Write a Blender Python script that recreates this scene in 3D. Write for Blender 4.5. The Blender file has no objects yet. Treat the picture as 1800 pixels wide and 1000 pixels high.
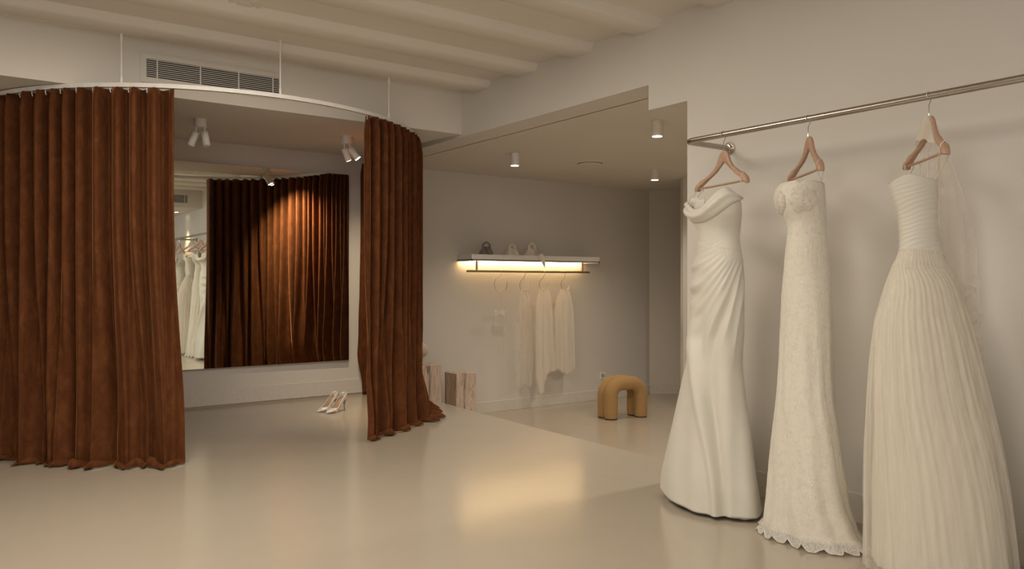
import bpy, bmesh, math, random
from mathutils import Vector, Matrix, noise
scene = bpy.context.scene
COL = scene.collection
PI = math.pi
# ------------------------------------------------------------------ camera
F_PX, CX, CY, CAM_H = 1393.0, 900.0, 496.0, 1.15
TH = math.atan(1005 / 1393.0)          # camera turned this far to the right of +Y
CT, ST = math.cos(TH), math.sin(TH)
cam_data = bpy.data.cameras.new('camera')
cam = bpy.data.objects.new('camera', cam_data)
COL.objects.link(cam)
cam.location = (0, 0, CAM_H)
cam.rotation_euler = (PI / 2, 0, -TH)
cam_data.sensor_width = 36
cam_data.lens = 36 * F_PX / 1800
cam_data.shift_y = -(500 - CY) / 1800.0
cam_data.clip_start = 0.05
scene.camera = cam
# ------------------------------------------------------------------ view and world
scene.view_settings.view_transform = 'Standard'
scene.view_settings.look = 'None'
scene.view_settings.gamma = 1.0
scene.view_settings.use_curve_mapping = False
scene.view_settings.exposure = 0.27
world = bpy.data.worlds.new('world'); scene.world = world
world.use_nodes = True
world.node_tree.nodes['Background'].inputs[0].default_value = (0.9, 0.87, 0.8, 1)
world.node_tree.nodes['Background'].inputs[1].default_value = 0.15
scene.cycles.max_bounces = 10
scene.cycles.diffuse_bounces = 6
scene.cycles.glossy_bounces = 6
scene.cycles.transparent_max_bounces = 24
scene.cycles.sample_clamp_indirect = 4.0
scene.cycles.use_denoising = True

def lamp(name, kind, loc, energy, color, aim=None, **kw):
    d = bpy.data.lights.new(name, kind); d.energy = energy; d.color = color
    for k, v in kw.items(): setattr(d, k, v)
    o = bpy.data.objects.new(name, d); COL.objects.link(o); o.location = loc
    if aim is not None:
        o.rotation_euler = (Vector(aim) - Vector(loc)).to_track_quat('-Z', 'Y').to_euler()
    return o
WARM = (1.0, 0.70, 0.40)
DAY = (0.95, 0.97, 1.0)
# daylight through the shop window behind the camera
lamp('shop_window_daylight', 'AREA', (-0.6, -3.1, 1.45), 52, DAY, (0.3, 3.0, 1.35), shape='RECTANGLE', size=4.2, size_y=2.0)
# added soft fill from the left; that wall has no window
lamp('left_fill_light', 'AREA', (-3.0, 1.2, 1.45), 15, (0.95, 0.97, 1.0), (1.5, 2.6, 1.3), shape='RECTANGLE', size=3.6, size_y=2.0)
# added broad fill under the main ceiling, above the frame; no panels there
for (lx, ly) in ((0.9, 3.7), (0.2, 1.3)):
    lamp('ceiling_fill_light', 'AREA', (lx, ly, 2.69), 54 if lx > 0.5 else 38, (1.0, 0.91, 0.79), (lx, ly, 0), shape='RECTANGLE', size=2.0, size_y=1.0)
# wall washer in the front dropped ceiling (its scallop shows in the mirror)
lamp('wall_washer_light', 'SPOT', (3.36, -0.25, 2.36), 45, WARM, (3.50, -0.25, 0.6), spot_size=1.1, spot_blend=0.6, shadow_soft_size=0.03)
# lit cylinder lamps of the passage
CYL = [(4.42, 6.081), (4.408, 4.229), (6.27, 6.05)]
for i, (x, y) in enumerate(CYL):
    lamp('passage_downlight_beam', 'SPOT', (x, y, 2.235), 42, (1.0, 0.88, 0.74), (x, y, 0), spot_size=2.3, spot_blend=1.0, shadow_soft_size=0.04)
lamp('passage_fill_light', 'SPOT', (5.4, 3.15, 2.33), 140, (1.0, 0.88, 0.74), (5.4, 3.15, 0), spot_size=3.0, spot_blend=1.0, shadow_soft_size=0.05)  # added unseen fill that brightens the passage walls, no fitting here

# ------------------------------------------------------------------ pixel helpers (used to read places off the survey of the room)
def ray(px, py):
    r = (px - CX) / F_PX; u = (CY - py) / F_PX
    return Vector((r * CT + ST, -r * ST + CT, u))
def onZ(px, py, Z=0.0):
    d = ray(px, py); t = (Z - CAM_H) / d.z
    return Vector((d.x * t, d.y * t, Z))
def onX(px, py, X):
    d = ray(px, py); t = X / d.x
    return Vector((X, d.y * t, CAM_H + d.z * t))
def onY(px, py, Y):
    d = ray(px, py); t = Y / d.y
    return Vector((d.x * t, Y, CAM_H + d.z * t))
def atD(px, py, D):
    d = ray(px, py)
    return Vector((d.x * D, d.y * D, CAM_H + d.z * D))
def lerp(a, b, t): return a + (b - a) * t
def clamp(x, a=0.0, b=1.0): return max(a, min(b, x))
def sstep(a, b, x):
    t = clamp((x - a) / (b - a)); return t * t * (3 - 2 * t)
def interp(tab, x):
    """tab: list of (x, y...) sorted by x; smooth-ish (catmull-free) linear interpolation"""
    if x <= tab[0][0]: return tab[0][1]
    for (x0, y0), (x1, y1) in zip(tab, tab[1:]):
        if x <= x1:
            return lerp(y0, y1, (x - x0) / (x1 - x0))
    return tab[-1][1]
def smooth_interp(tab, x, w=0.03):
    return (interp(tab, x - w) + interp(tab, x - w / 2) + interp(tab, x) * 2 + interp(tab, x + w / 2) + interp(tab, x + w)) / 6
def nz(x, y=0.0, z=0.0): return noise.noise(Vector((x, y, z)))

# ------------------------------------------------------------------ materials
def nodes_of(name):
    m = bpy.data.materials.new(name); m.use_nodes = True
    nt = m.node_tree
    return m, nt, nt.nodes['Principled BSDF'], nt.nodes['Material Output']
def setp(p, **kw):
    names = {'rough': 'Roughness', 'metal': 'Metallic', 'spec': 'Specular IOR Level', 'sheen': 'Sheen Weight', 'sheen_r': 'Sheen Roughness',
             'coat': 'Coat Weight', 'coat_r': 'Coat Roughness', 'trans': 'Transmission Weight', 'alpha': 'Alpha', 'emis': 'Emission Strength', 'ior': 'IOR'}
    for k, v in kw.items():
        if k == 'color': p.inputs['Base Color'].default_value = (*v, 1)
        elif k == 'emcol': p.inputs['Emission Color'].default_value = (*v, 1)
        elif k == 'sheen_t': p.inputs['Sheen Tint'].default_value = (*v, 1)
        else: p.inputs[names[k]].default_value = v
def coords(nt, scale=(1, 1, 1), kind='Object'):
    tc = nt.nodes.new('ShaderNodeTexCoord'); mp = nt.nodes.new('ShaderNodeMapping')
    mp.inputs['Scale'].default_value = scale
    nt.links.new(tc.outputs[kind], mp.inputs['Vector'])
    return mp.outputs[0]
def noise_node(nt, vec, scale, detail=4, rough=0.55, dist=0.0):
    n = nt.nodes.new('ShaderNodeTexNoise'); n.inputs['Scale'].default_value = scale
    n.inputs['Detail'].default_value = detail; n.inputs['Roughness'].default_value = rough; n.inputs['Distortion'].default_value = dist
    nt.links.new(vec, n.inputs['Vector']); return n.outputs['Fac']
def ramp(nt, fac, stops):
    r = nt.nodes.new('ShaderNodeValToRGB'); e = r.color_ramp.elements
    while len(e) < len(stops): e.new(0.5)
    for el, (p, c) in zip(e, stops):
        el.position = p; el.color = (*c, 1) if len(c) == 3 else c
    nt.links.new(fac, r.inputs[0]); return r.outputs[0]
def bump(nt, p, height, strength, dist=0.01):
    b = nt.nodes.new('ShaderNodeBump'); b.inputs['Strength'].default_value = strength; b.inputs['Distance'].default_value = dist
    nt.links.new(height, b.inputs['Height']); nt.links.new(b.outputs[0], p.inputs['Normal'])
def g3(v): return (v, v, v)
def plain(name, color, rough=0.6, **kw):
    m, nt, p, o = nodes_of(name); setp(p, color=color, rough=rough, **kw)
    v = coords(nt); f = noise_node(nt, v, 30, 3)
    c = ramp(nt, f, [(0.3, tuple(x * 0.96 for x in color)), (0.7, tuple(min(1, x * 1.04) for x in color))])
    nt.links.new(c, p.inputs['Base Color'])
    return m
def plaster(name, c1, c2):
    m, nt, p, o = nodes_of(name); setp(p, rough=0.85, spec=0.25)
    v = coords(nt); f = noise_node(nt, v, 0.9, 3, 0.5)
    nt.links.new(ramp(nt, f, [(0.35, c1), (0.65, c2)]), p.inputs['Base Color'])
    bump(nt, p, noise_node(nt, v, 60, 4), 0.06, 0.004)
    return m
M = {}
M['wall'] = plaster('warm_white_plaster', (0.67, 0.635, 0.58), (0.70, 0.665, 0.61))
M['ceil'] = plaster('ceiling_plaster', (0.68, 0.64, 0.575), (0.715, 0.67, 0.605))
M['base'] = plain('baseboard_paint', (0.69, 0.65, 0.59), 0.45, spec=0.35)
M['white'] = plain('white_powder_coat', (0.80, 0.77, 0.72), 0.45)
M['gap'] = plain('shadow_gap', (0.42, 0.36, 0.29), 0.8)
M['dark'] = plain('dark_duct', (0.03, 0.025, 0.02), 0.8)
def floor_mat():
    m, nt, p, o = nodes_of('polished_microcement'); v = coords(nt)
    big = noise_node(nt, v, 0.8, 5, 0.6, 0.4); sm = noise_node(nt, v, 7, 5, 0.65, 0.6)
    mix = nt.nodes.new('ShaderNodeMath'); mix.operation = 'MULTIPLY_ADD'; mix.inputs[1].default_value = 0.35
    nt.links.new(sm, mix.inputs[0]); nt.links.new(big, mix.inputs[2])
    nt.links.new(ramp(nt, mix.outputs[0], [(0.45, (0.43, 0.372, 0.29)), (0.85, (0.45, 0.392, 0.31))]), p.inputs['Base Color'])
    r = noise_node(nt, v, 2.2, 3, 0.5, 0.3)
    rr = ramp(nt, r, [(0.3, g3(0.16)), (0.75, g3(0.22))]); nt.links.new(rr, p.inputs['Roughness'])
    setp(p, spec=0.95)
    bump(nt, p, noise_node(nt, v, 9.0, 3, 0.55, 0.3), 0.025, 0.01)
    return m
M['floor'] = floor_mat()
def velvet_mat():
    m, nt, p, o = nodes_of('rust_velvet'); v = coords(nt, (1, 1, 0.55))
    f = noise_node(nt, v, 16, 6, 0.7, 0.6)
    nt.links.new(ramp(nt, f, [(0.3, (0.072, 0.022, 0.006)), (0.5, (0.098, 0.031, 0.009)), (0.72, (0.145, 0.050, 0.015))]), p.inputs['Base Color'])
    setp(p, rough=0.85, spec=0.15, sheen=0.7, sheen_r=0.28, sheen_t=(0.62, 0.27, 0.11))
    bump(nt, p, noise_node(nt, v, 60, 5), 0.25, 0.004)
    return m
M['velvet'] = velvet_mat()
def satin_mat(name, c1, c2, rough=0.42, sheen=0.25):
    m, nt, p, o = nodes_of(name); v = coords(nt)
    f = noise_node(nt, v, 5, 3)
    nt.links.new(ramp(nt, f, [(0.3, c1), (0.7, c2)]), p.inputs['Base Color'])
    setp(p, rough=rough, spec=0.4, sheen=sheen, sheen_r=0.4)
    bump(nt, p, noise_node(nt, v, 220, 2), 0.05, 0.001)
    return m
M['satin'] = satin_mat('ivory_crepe_satin', (0.66, 0.625, 0.54), (0.695, 0.66, 0.575))
M['lining'] = satin_mat('taupe_lining', (0.50, 0.43, 0.35), (0.56, 0.48, 0.40), 0.7)
def lace_mat(name, base, back, cover_lo, cover_hi):
    """opaque lace cloth: ivory cord pattern over a duller ground"""
    m, nt, p, o = nodes_of(name); v = coords(nt)
    vo = nt.nodes.new('ShaderNodeTexVoronoi'); vo.feature = 'DISTANCE_TO_EDGE'; vo.inputs['Scale'].default_value = 85
    dist = nt.nodes.new('ShaderNodeTexNoise'); dist.inputs['Scale'].default_value = 22; dist.inputs['Detail'].default_value = 3
    nt.links.new(v, dist.inputs['Vector'])
    mx = nt.nodes.new('ShaderNodeMix'); mx.data_type = 'VECTOR'; mx.inputs[0].default_value = 0.06
    nt.links.new(v, mx.inputs[4]); nt.links.new(dist.outputs['Color'], mx.inputs[5]); nt.links.new(mx.outputs[1], vo.inputs['Vector'])
    big = noise_node(nt, v, 34, 4, 0.7, 1.5)
    bigm = ramp(nt, big, [(cover_lo, g3(0)), (cover_hi, g3(1))])
    edge = ramp(nt, vo.outputs[0], [(0.02, g3(1)), (0.12, g3(0))])
    mm = nt.nodes.new('ShaderNodeMath'); mm.operation = 'MAXIMUM'
    nt.links.new(bigm, mm.inputs[0]); nt.links.new(edge, mm.inputs[1])
    cm = nt.nodes.new('ShaderNodeMix'); cm.data_type = 'RGBA'
    cm.inputs[6].default_value = (*back, 1); cm.inputs[7].default_value = (*base, 1)
    nt.links.new(mm.outputs[0], cm.inputs[0]); nt.links.new(cm.outputs[2], p.inputs['Base Color'])
    setp(p, rough=0.75, spec=0.25, sheen=0.3)
    bump(nt, p, mm.outputs[0], 0.35, 0.002)
    return m
M['lace'] = lace_mat('ivory_lace', (0.75, 0.70, 0.595), (0.675, 0.625, 0.53), 0.38, 0.52)
M['lace_cup'] = lace_mat('lace_over_nude_mesh', (0.76, 0.71, 0.62), (0.58, 0.51, 0.43), 0.45, 0.62)
def sheer_mat(name, color, lo, hi, streak=90.0, zs=0.35, scale=1.0):
    """thin gauze: threads let part of the light straight through"""
    m = bpy.data.materials.new(name); m.use_nodes = True; nt = m.node_tree; nt.nodes.clear()
    out = nt.nodes.new('ShaderNodeOutputMaterial')
    v = coords(nt, (1, 1, zs * 0.1))
    f = noise_node(nt, v, streak, 1, 0.4)
    a = ramp(nt, f, [(0.3, g3(lo)), (0.7, g3(hi))])
    df = nt.nodes.new('ShaderNodeBsdfDiffuse'); df.inputs[0].default_value = (*color, 1)
    tl = nt.nodes.new('ShaderNodeBsdfTranslucent'); tl.inputs[0].default_value = (*color, 1)
    m1 = nt.nodes.new('ShaderNodeMixShader'); m1.inputs[0].default_value = 0.35
    nt.links.new(df.outputs[0], m1.inputs[1]); nt.links.new(tl.outputs[0], m1.inputs[2])
    tr = nt.nodes.new('ShaderNodeBsdfTransparent')
    m2 = nt.nodes.new('ShaderNodeMixShader')
    nt.links.new(a, m2.inputs[0]); nt.links.new(tr.outputs[0], m2.inputs[1]); nt.links.new(m1.outputs[0], m2.inputs[2])
    nt.links.new(m2.outputs[0], out.inputs[0])
    return m
IV = (0.93, 0.885, 0.79)
M['tulle'] = sheer_mat('ivory_tulle', IV, 0.32, 0.5, 30)
M['tulle_dense'] = sheer_mat('ivory_tulle_gathered', IV, 0.82, 0.98, 30)
M['veil'] = sheer_mat('sheer_veil', (0.86, 0.80, 0.72), 0.22, 0.36, 20)
M['veil_dense'] = sheer_mat('gathered_veil', (0.92, 0.87, 0.78), 0.60, 0.74, 16)
M['veil_faint'] = sheer_mat('fine_veil', (0.86, 0.80, 0.72), 0.05, 0.12, 30)
M['fringe'] = sheer_mat('feathery_edge', (0.92, 0.88, 0.80), 0.62, 0.95, 140, 10)
def wood_mat():
    m, nt, p, o = nodes_of('beech_wood'); v = coords(nt, (1, 1, 6))
    f = noise_node(nt, v, 28, 4, 0.6, 0.5)
    nt.links.new(ramp(nt, f, [(0.3, (0.44, 0.275, 0.185)), (0.7, (0.53, 0.335, 0.23))]), p.inputs['Base Color'])
    setp(p, rough=0.45, spec=0.4); return m
M['wood'] = wood_mat()
def metal(name, c, r):
    m, nt, p, o = nodes_of(name); v = coords(nt, (1, 1, 1)); f = noise_node(nt, v, 80, 3)
    nt.links.new(ramp(nt, f, [(0.3, g3(r * 0.97)), (0.7, g3(r * 1.03))]), p.inputs['Roughness'])
    setp(p, color=c, metal=1.0); return m
M['steel'] = metal('brushed_steel', (0.44, 0.40, 0.35), 0.28)
M['flange'] = metal('polished_steel', (0.60, 0.54, 0.47), 0.2)
M['chrome'] = metal('chrome_wire', (0.80, 0.78, 0.74), 0.12)
M['bronze'] = metal('bronze_bar', (0.48, 0.39, 0.30), 0.45)
M['brass'] = metal('pale_gold_wire', (0.80, 0.66, 0.46), 0.3)
m, nt, p, o = nodes_of('mirror_silver'); setp(p, color=(0.87, 0.89, 0.83), metal=1.0, rough=0.0); M['mirror'] = m
M['frame'] = plain('taupe_mirror_edge', (0.34, 0.28, 0.21), 0.55)
def glow(name, c, s):
    m, nt, p, o = nodes_of(name); setp(p, color=(0.8, 0.8, 0.8), emcol=c, emis=s); return m
M['lens'] = glow('lit_lens', (1.0, 0.86, 0.68), 9.0)
M['spotlens'] = glow('lit_spot_lens', (1.0, 0.90, 0.76), 40.0)
M['led'] = glow('led_strip', (1.0, 0.66, 0.31), 42.0)
def stone_mat():
    m, nt, p, o = nodes_of('veined_travertine'); v = coords(nt, (1, 1, 0.09))
    f = noise_node(nt, v, 16, 5, 0.62, 0.9)
    nt.links.new(ramp(nt, f, [(0.36, (0.11, 0.085, 0.065)), (0.42, (0.42, 0.31, 0.24)), (0.50, (0.66, 0.53, 0.43)), (0.56, (0.44, 0.33, 0.25)), (0.62, (0.70, 0.58, 0.48)), (0.8, (0.62, 0.47, 0.38))]), p.inputs['Base Color'])
    setp(p, rough=0.4); return m
M['stone'] = stone_mat()
def boucle():
    m, nt, p, o = nodes_of('camel_felt'); v = coords(nt)
    f = noise_node(nt, v, 90, 4, 0.7)
    nt.links.new(ramp(nt, f, [(0.3, (0.35, 0.215, 0.09)), (0.7, (0.42, 0.26, 0.11))]), p.inputs['Base Color'])
    setp(p, rough=0.9, spec=0.15, sheen=0.3, sheen_t=(0.9, 0.7, 0.45)); bump(nt, p, f, 0.2, 0.002); return m
M['camel'] = boucle()
M['black'] = plain('black_rubber', (0.02, 0.018, 0.015), 0.6)
M['shoe'] = plain('white_patent_leather', (0.72, 0.69, 0.64), 0.16, spec=0.6)
M['insole'] = plain('tan_leather_lining', (0.36, 0.22, 0.12), 0.45)
M['heel'] = plain('heel_lacquer', (0.36, 0.28, 0.2), 0.3)
M['greybag'] = satin_mat('grey_satin', (0.17, 0.155, 0.14), (0.24, 0.22, 0.20), 0.5)
M['creambag'] = satin_mat('cream_silk', (0.78, 0.70, 0.60), (0.86, 0.79, 0.69), 0.6)
M['strap'] = plain('ivory_ribbon', (0.74, 0.67, 0.50), 0.5)
M['clear'] = plain('clear_strap', (0.62, 0.60, 0.56), 0.15)
M['sequin'] = plain('silver_sequin', (0.94, 0.94, 0.92), 0.12, spec=0.9)
M['blush'] = plain('blush_ceramic', (0.52, 0.44, 0.36), 0.45)
M['plastic'] = plain('socket_plastic', (0.78, 0.74, 0.68), 0.35)

# ------------------------------------------------------------------ mesh helpers
def box(bm, x0, x1, y0, y1, z0, z1):
    vs = [bm.verts.new(c) for c in ((x0, y0, z0), (x1, y0, z0), (x1, y1, z0), (x0, y1, z0), (x0, y0, z1), (x1, y0, z1), (x1, y1, z1), (x0, y1, z1))]
    for f in ((0, 3, 2, 1), (4, 5, 6, 7), (0, 1, 5, 4), (1, 2, 6, 5), (2, 3, 7, 6), (3, 0, 4, 7)):
        bm.faces.new([vs[i] for i in f])
    return vs
def prism(bm, poly, z0, z1):
    a = [bm.verts.new((x, y, z0)) for x, y in poly]; b = [bm.verts.new((x, y, z1)) for x, y in poly]
    n = len(poly); bm.faces.new(a[::-1]); bm.faces.new(b)
    for i in range(n): bm.faces.new((a[i], a[(i + 1) % n], b[(i + 1) % n], b[i]))
def grid(bm, rows, wrap=False):
    vs = [[bm.verts.new(p) for p in r] for r in rows]
    n = len(vs[0])
    for i in range(len(vs) - 1):
        for j in range(n if wrap else n - 1):
            k = (j + 1) % n
            bm.faces.new((vs[i][j], vs[i][k], vs[i + 1][k], vs[i + 1][j]))
    return vs
def tube(bm, pts, r, n=12, caps=True, flat=None):
    pts = [Vector(p) for p in pts]; m = len(pts)
    T = [(pts[min(i + 1, m - 1)] - pts[max(i - 1, 0)]).normalized() for i in range(m)]
    up = Vector((0, 0, 1)) if abs(T[0].z) < 0.9 else Vector((1, 0, 0))
    N = (up - T[0] * up.dot(T[0])).normalized(); rows = []
    for i in range(m):
        N = (N - T[i] * N.dot(T[i])).normalized(); B = T[i].cross(N)
        ri = r[i] if isinstance(r, (list, tuple)) else r
        rows.append([pts[i] + (N * math.cos(a) + B * math.sin(a) * (flat or 1)) * ri for a in (2 * PI * k / n for k in range(n))])
    vs = grid(bm, rows, True)
    if caps: bm.faces.new(vs[0][::-1]); bm.faces.new(vs[-1])
def cyl(bm, p0, p1, r0, r1=None, n=24):
    tube(bm, [p0, p1], [r0, r1 if r1 is not None else r0], n)
def lathe(bm, prof, c, n=32):
    rows = [[Vector((c[0] + r * math.cos(2 * PI * k / n), c[1] + r * math.sin(2 * PI * k / n), c[2] + z)) for k in range(n)] for r, z in prof]
    vs = grid(bm, rows, True)
    for ring in (vs[0], vs[-1]):
        try: bm.faces.new(ring)
        except ValueError: pass
def emit(name, bm, mat, parent=None, origin=None, smooth=True, bevel=0.0, solid=0.0, local=False, auto=None, **props):
    """link the bmesh as ONE mesh object; vertices are given in room coordinates unless local"""
    if parent is not None:
        root = parent
        while root.parent: root = root.parent
        off = Vector((0, 0, 0)) if local else Vector(root.location)
        loc = (0, 0, 0)
    else:
        off = Vector(origin) if origin is not None else Vector((0, 0, 0)); loc = off
    if off.length: bmesh.ops.translate(bm, vec=-off, verts=bm.verts)
    bmesh.ops.recalc_face_normals(bm, faces=bm.faces)
    me = bpy.data.meshes.new(name); bm.to_mesh(me); bm.free()
    me.materials.append(mat)
    if smooth:
        for f in me.polygons: f.use_smooth = True
        if auto is None: auto = 35
    o = bpy.data.objects.new(name, me); COL.objects.link(o); o.location = loc
    if parent is not None: o.parent = parent
    if solid:
        s = o.modifiers.new('thickness', 'SOLIDIFY'); s.thickness = solid; s.offset = 0
    if bevel:
        b = o.modifiers.new('bevel', 'BEVEL'); b.width = bevel; b.segments = 2; b.limit_method = 'ANGLE'; b.angle_limit = math.radians(40)
    if smooth and auto and auto < 180: me.set_sharp_from_angle(angle=math.radians(auto))
    for k, v in props.items(): o[k] = v
    return o
def thing(name, label, cat, loc, group=None):
    o = bpy.data.objects.new(name, None); COL.objects.link(o); o.location = loc; o.empty_display_size = 0.1
    o['label'] = label; o['category'] = cat
    if group: o['group'] = group
    return o
def BM(): return bmesh.new()
def struct(name, bm, mat, **kw): return emit(name, bm, mat, smooth=False, kind='structure', **kw)
def copy_tree(src, delta, label, name=None):
    c = src.copy(); COL.objects.link(c); c.location = Vector(src.location) + Vector(delta); c['label'] = label
    for ch in list(src.children):
        k = ch.copy(); COL.objects.link(k); k.parent = c
        for g in list(ch.children):
            q = g.copy(); COL.objects.link(q); q.parent = k
    return c

# ================================================================== THE ROOM
XR, XR2, YB, YW = 3.56, 3.82, 5.663, 7.52
ZC, ZH, ZL, LOW = 2.755, 2.372, 2.216, -0.34
XL, YF = -3.3, -3.3
bm = BM()
prism(bm, [(XL, YF), (XR2 - 0.03, YF), (XR2 - 0.02, 3.2), (3.80, 4.1), (3.815, 4.9), (3.84, 5.6), (3.87, 6.2), (3.92, 7.0), (3.95, YW), (XL, YW)], LOW - 0.05, 0.0)
struct('floor', bm, M['floor'])
bm = BM(); box(bm, 3.6, 11.0, 1.0, 9.0, LOW - 0.1, LOW); struct('floor_passage', bm, M['floor'])
bm = BM(); box(bm, XL, 7.69, YW, YW + 0.2, LOW, 2.9); struct('wall_back', bm, M['wall'])
bm = BM()
box(bm, XR, XR2, YF, 3.174, 0, 2.9)
box(bm, XR, XR2, 3.174, 3.488, ZL, 2.9)
box(bm, XR, XR2, 3.488, YW, ZH, 2.9)
struct('wall_right', bm, M['wall'])
bm = BM(); box(bm, XL - 0.2, XL, YF, YW + 0.2, 0, 2.9); struct('wall_left', bm, M['wall'])
bm = BM(); box(bm, XL, XR2, YF - 0.2, YF, 0, 2.9); struct('wall_front', bm, M['wall'])
bm = BM(); box(bm, XL, XR2, YF, YB + 0.3, ZC, ZC + 0.15); struct('ceiling', bm, M['ceil'])
# dropped ceiling over the fitting area: face and gently rising underside
bm = BM()
a = [bm.verts.new(c) for c in ((XL, YB, 2.395), (XR, YB, 2.395), (XR, YW, 2.44), (XL, YW, 2.44), (XL, YB, ZC + .05), (XR, YB, ZC + .05), (XR, YW, ZC + .05), (XL, YW, ZC + .05))]
for f in ((0, 3, 2, 1), (4, 5, 6, 7), (0, 1, 5, 4), (1, 2, 6, 5), (2, 3, 7, 6), (3, 0, 4, 7)): bm.faces.new([a[i] for i in f])
struct('ceiling_alcove', bm, M['ceil'])
bm = BM(); box(bm, XL, XR, YF, 0.77, 2.42, ZC + .05); struct('ceiling_front', bm, M['ceil'])
bm = BM(); box(bm, XR2 - 0.01, 11.0, 1.0, 9.0, ZH, ZH + 0.1); struct('ceiling_passage', bm, M['ceil'])
# ceiling beams with softened edges, running left to right
def beam(y0, y1):
    bm = BM(); z = ZC - 0.052
    prof = [(y0 - 0.045, ZC + 0.01), (y0 - 0.012, z + 0.012), (y0 + 0.012, z), (y1 - 0.012, z), (y1 + 0.006, z + 0.012), (y1 + 0.02, ZC + 0.01)]
    A = [bm.verts.new((XL, y, zz)) for y, zz in prof]; B = [bm.verts.new((XR, y, zz)) for y, zz in prof]
    for i in range(5): bm.faces.new((A[i], A[i + 1], B[i + 1], B[i]))
    bm.faces.new(A); bm.faces.new(B[::-1])
    return bm
ends = [5.445, 4.835, 4.22, 3.60, 2.99, 2.38, 1.77, 1.16]
for i, y in enumerate(ends):
    emit('trim_%d' % (i + 1), beam(y - 0.19, y), M['ceil'], smooth=True, auto=60, kind='structure')
# passage walls
def wall_seg(name, p, q, z0, z1, t=0.15, mat='wall'):
    p = Vector(p); q = Vector(q); d = (q - p).normalized(); n = Vector((-d.y, d.x)) * t
    bm = BM(); prism(bm, [tuple(p), tuple(q), tuple(q + n), tuple(p + n)], z0, z1)
    return struct(name, bm, M[mat])
e0 = Vector((7.69, 7.52)); ed = Vector((CT, -ST))
wall_seg('wall_passage', e0, e0 + ed * 1.6, LOW, ZH)
s0 = Vector((7.013, 6.314))
wall_seg('wall_passage_return', s0, s0 + ed * 3.2, LOW, ZH)
bm = BM(); box(bm, XR2, 11.0, 0.9, 1.0, LOW, ZH); struct('wall_passage_near', bm, M['wall'])
bm = BM(); box(bm, 10.9, 11.0, 1.0, 9.0, LOW, ZH); struct('wall_passage_far', bm, M['wall'])
# baseboards
bm = BM(); box(bm, XL, XR2 + 0.12, YW - 0.014, YW, 0.018, 0.165); struct('baseboard_back', bm, M['base'], bevel=0.003)
bm = BM(); box(bm, XL, XR2 + 0.1, YW - 0.008, YW, 0.0, 0.018); struct('baseboard_back_shade', bm, M['gap'])  # darker strip paints the contact shadow line under the baseboard
bm = BM(); box(bm, XR - 0.016, XR, YF, 3.174, 0.0, 0.142); struct('baseboard_right', bm, M['base'], bevel=0.003)
bm = BM(); box(bm, XR2 + 0.14, 7.69, YW - 0.016, YW, LOW, LOW + 0.125); struct('baseboard_passage', bm, M['base'], bevel=0.003)
bm = BM(); q = e0 + ed * 1.6; n = Vector((-ST, -CT)) * 0.016
prism(bm, [tuple(e0), tuple(q), tuple(q + n), tuple(e0 + n)], LOW, LOW + 0.125); struct('baseboard_passage_end', bm, M['base'])
# front shop window (behind the camera): frame and mullions standing on the front wall
bm = BM()
for x in (-2.7, -1.3, 0.1, 1.5): box(bm, x - 0.03, x + 0.03, YF, YF + 0.05, 0.4, 2.35)
for z in (0.4, 2.35): box(bm, -2.73, 1.53, YF, YF + 0.05, z - 0.03, z + 0.03)
struct('window_1', bm, M['white'])

# ================================================================== AIR VENT
def vent(name, label, x0, x1, z0, z1, y, face, loc):
    t = thing(name, label, 'vent', loc)
    s = face  # -1: faces -Y, +1 faces +Y
    m = 0.036
    bm = BM()
    for (a, b, c, d) in ((x0 - m, x1 + m, z1, z1 + m), (x0 - m, x1 + m, z0 - m, z0), (x0 - m, x0, z0, z1), (x1, x1 + m, z0, z1)):
        box(bm, a, b, min(y, y + s * 0.008), max(y, y + s * 0.008), c, d)
    emit('frame', bm, M['ceil'], t, smooth=False)
    bm = BM(); box(bm, x0, x1, min(y, y + s * 0.001), max(y, y + s * 0.001), z0, z1); emit('duct_opening', bm, M['dark'], t, smooth=False)
    bm = BM(); n = 9
    for i in range(n):
        z = lerp(z0 + 0.002, z1 - 0.002, (i + 0.5) / n) + 0.004
        ya, yb = y + s * 0.002, y + s * 0.005
        v = [bm.verts.new(c) for c in ((x0, yb, z - 0.003), (x1, yb, z - 0.003), (x1, yb, z + 0.001), (x0, yb, z + 0.001), (x0, ya, z - 0.002), (x1, ya, z - 0.002), (x1, ya, z + 0.002), (x0, ya, z + 0.002))]
        for f in ((0, 1, 2, 3), (7, 6, 5, 4), (3, 2, 6, 7), (0, 4, 5, 1), (0, 3, 7, 4), (1, 5, 6, 2)): bm.faces.new([v[k] for k in f])
    emit('louvre_blades', bm, M['white'], t, smooth=False)
    for fx in (0.075, 0.385, 0.675, 0.95):
        bm = BM(); x = lerp(x0, x1, fx); box(bm, x - 0.003, x + 0.003, min(y, y + s * 0.010), max(y, y + s * 0.010), z0, z1)
        emit('divider', bm, M['white'], t, smooth=False)
    return t
vent('air_vent', 'long white louvred air vent in the bulkhead above the curtain track', 1.104, 1.995, 2.508, 2.630, YB, -1, (1.55, YB, 2.508))
vent('air_vent', 'white air vent seen only in the mirror, high on the bulkhead behind the camera', 2.42, 3.32, 2.50, 2.63, 0.77, 1, (2.87, 0.77, 2.50))

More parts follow.
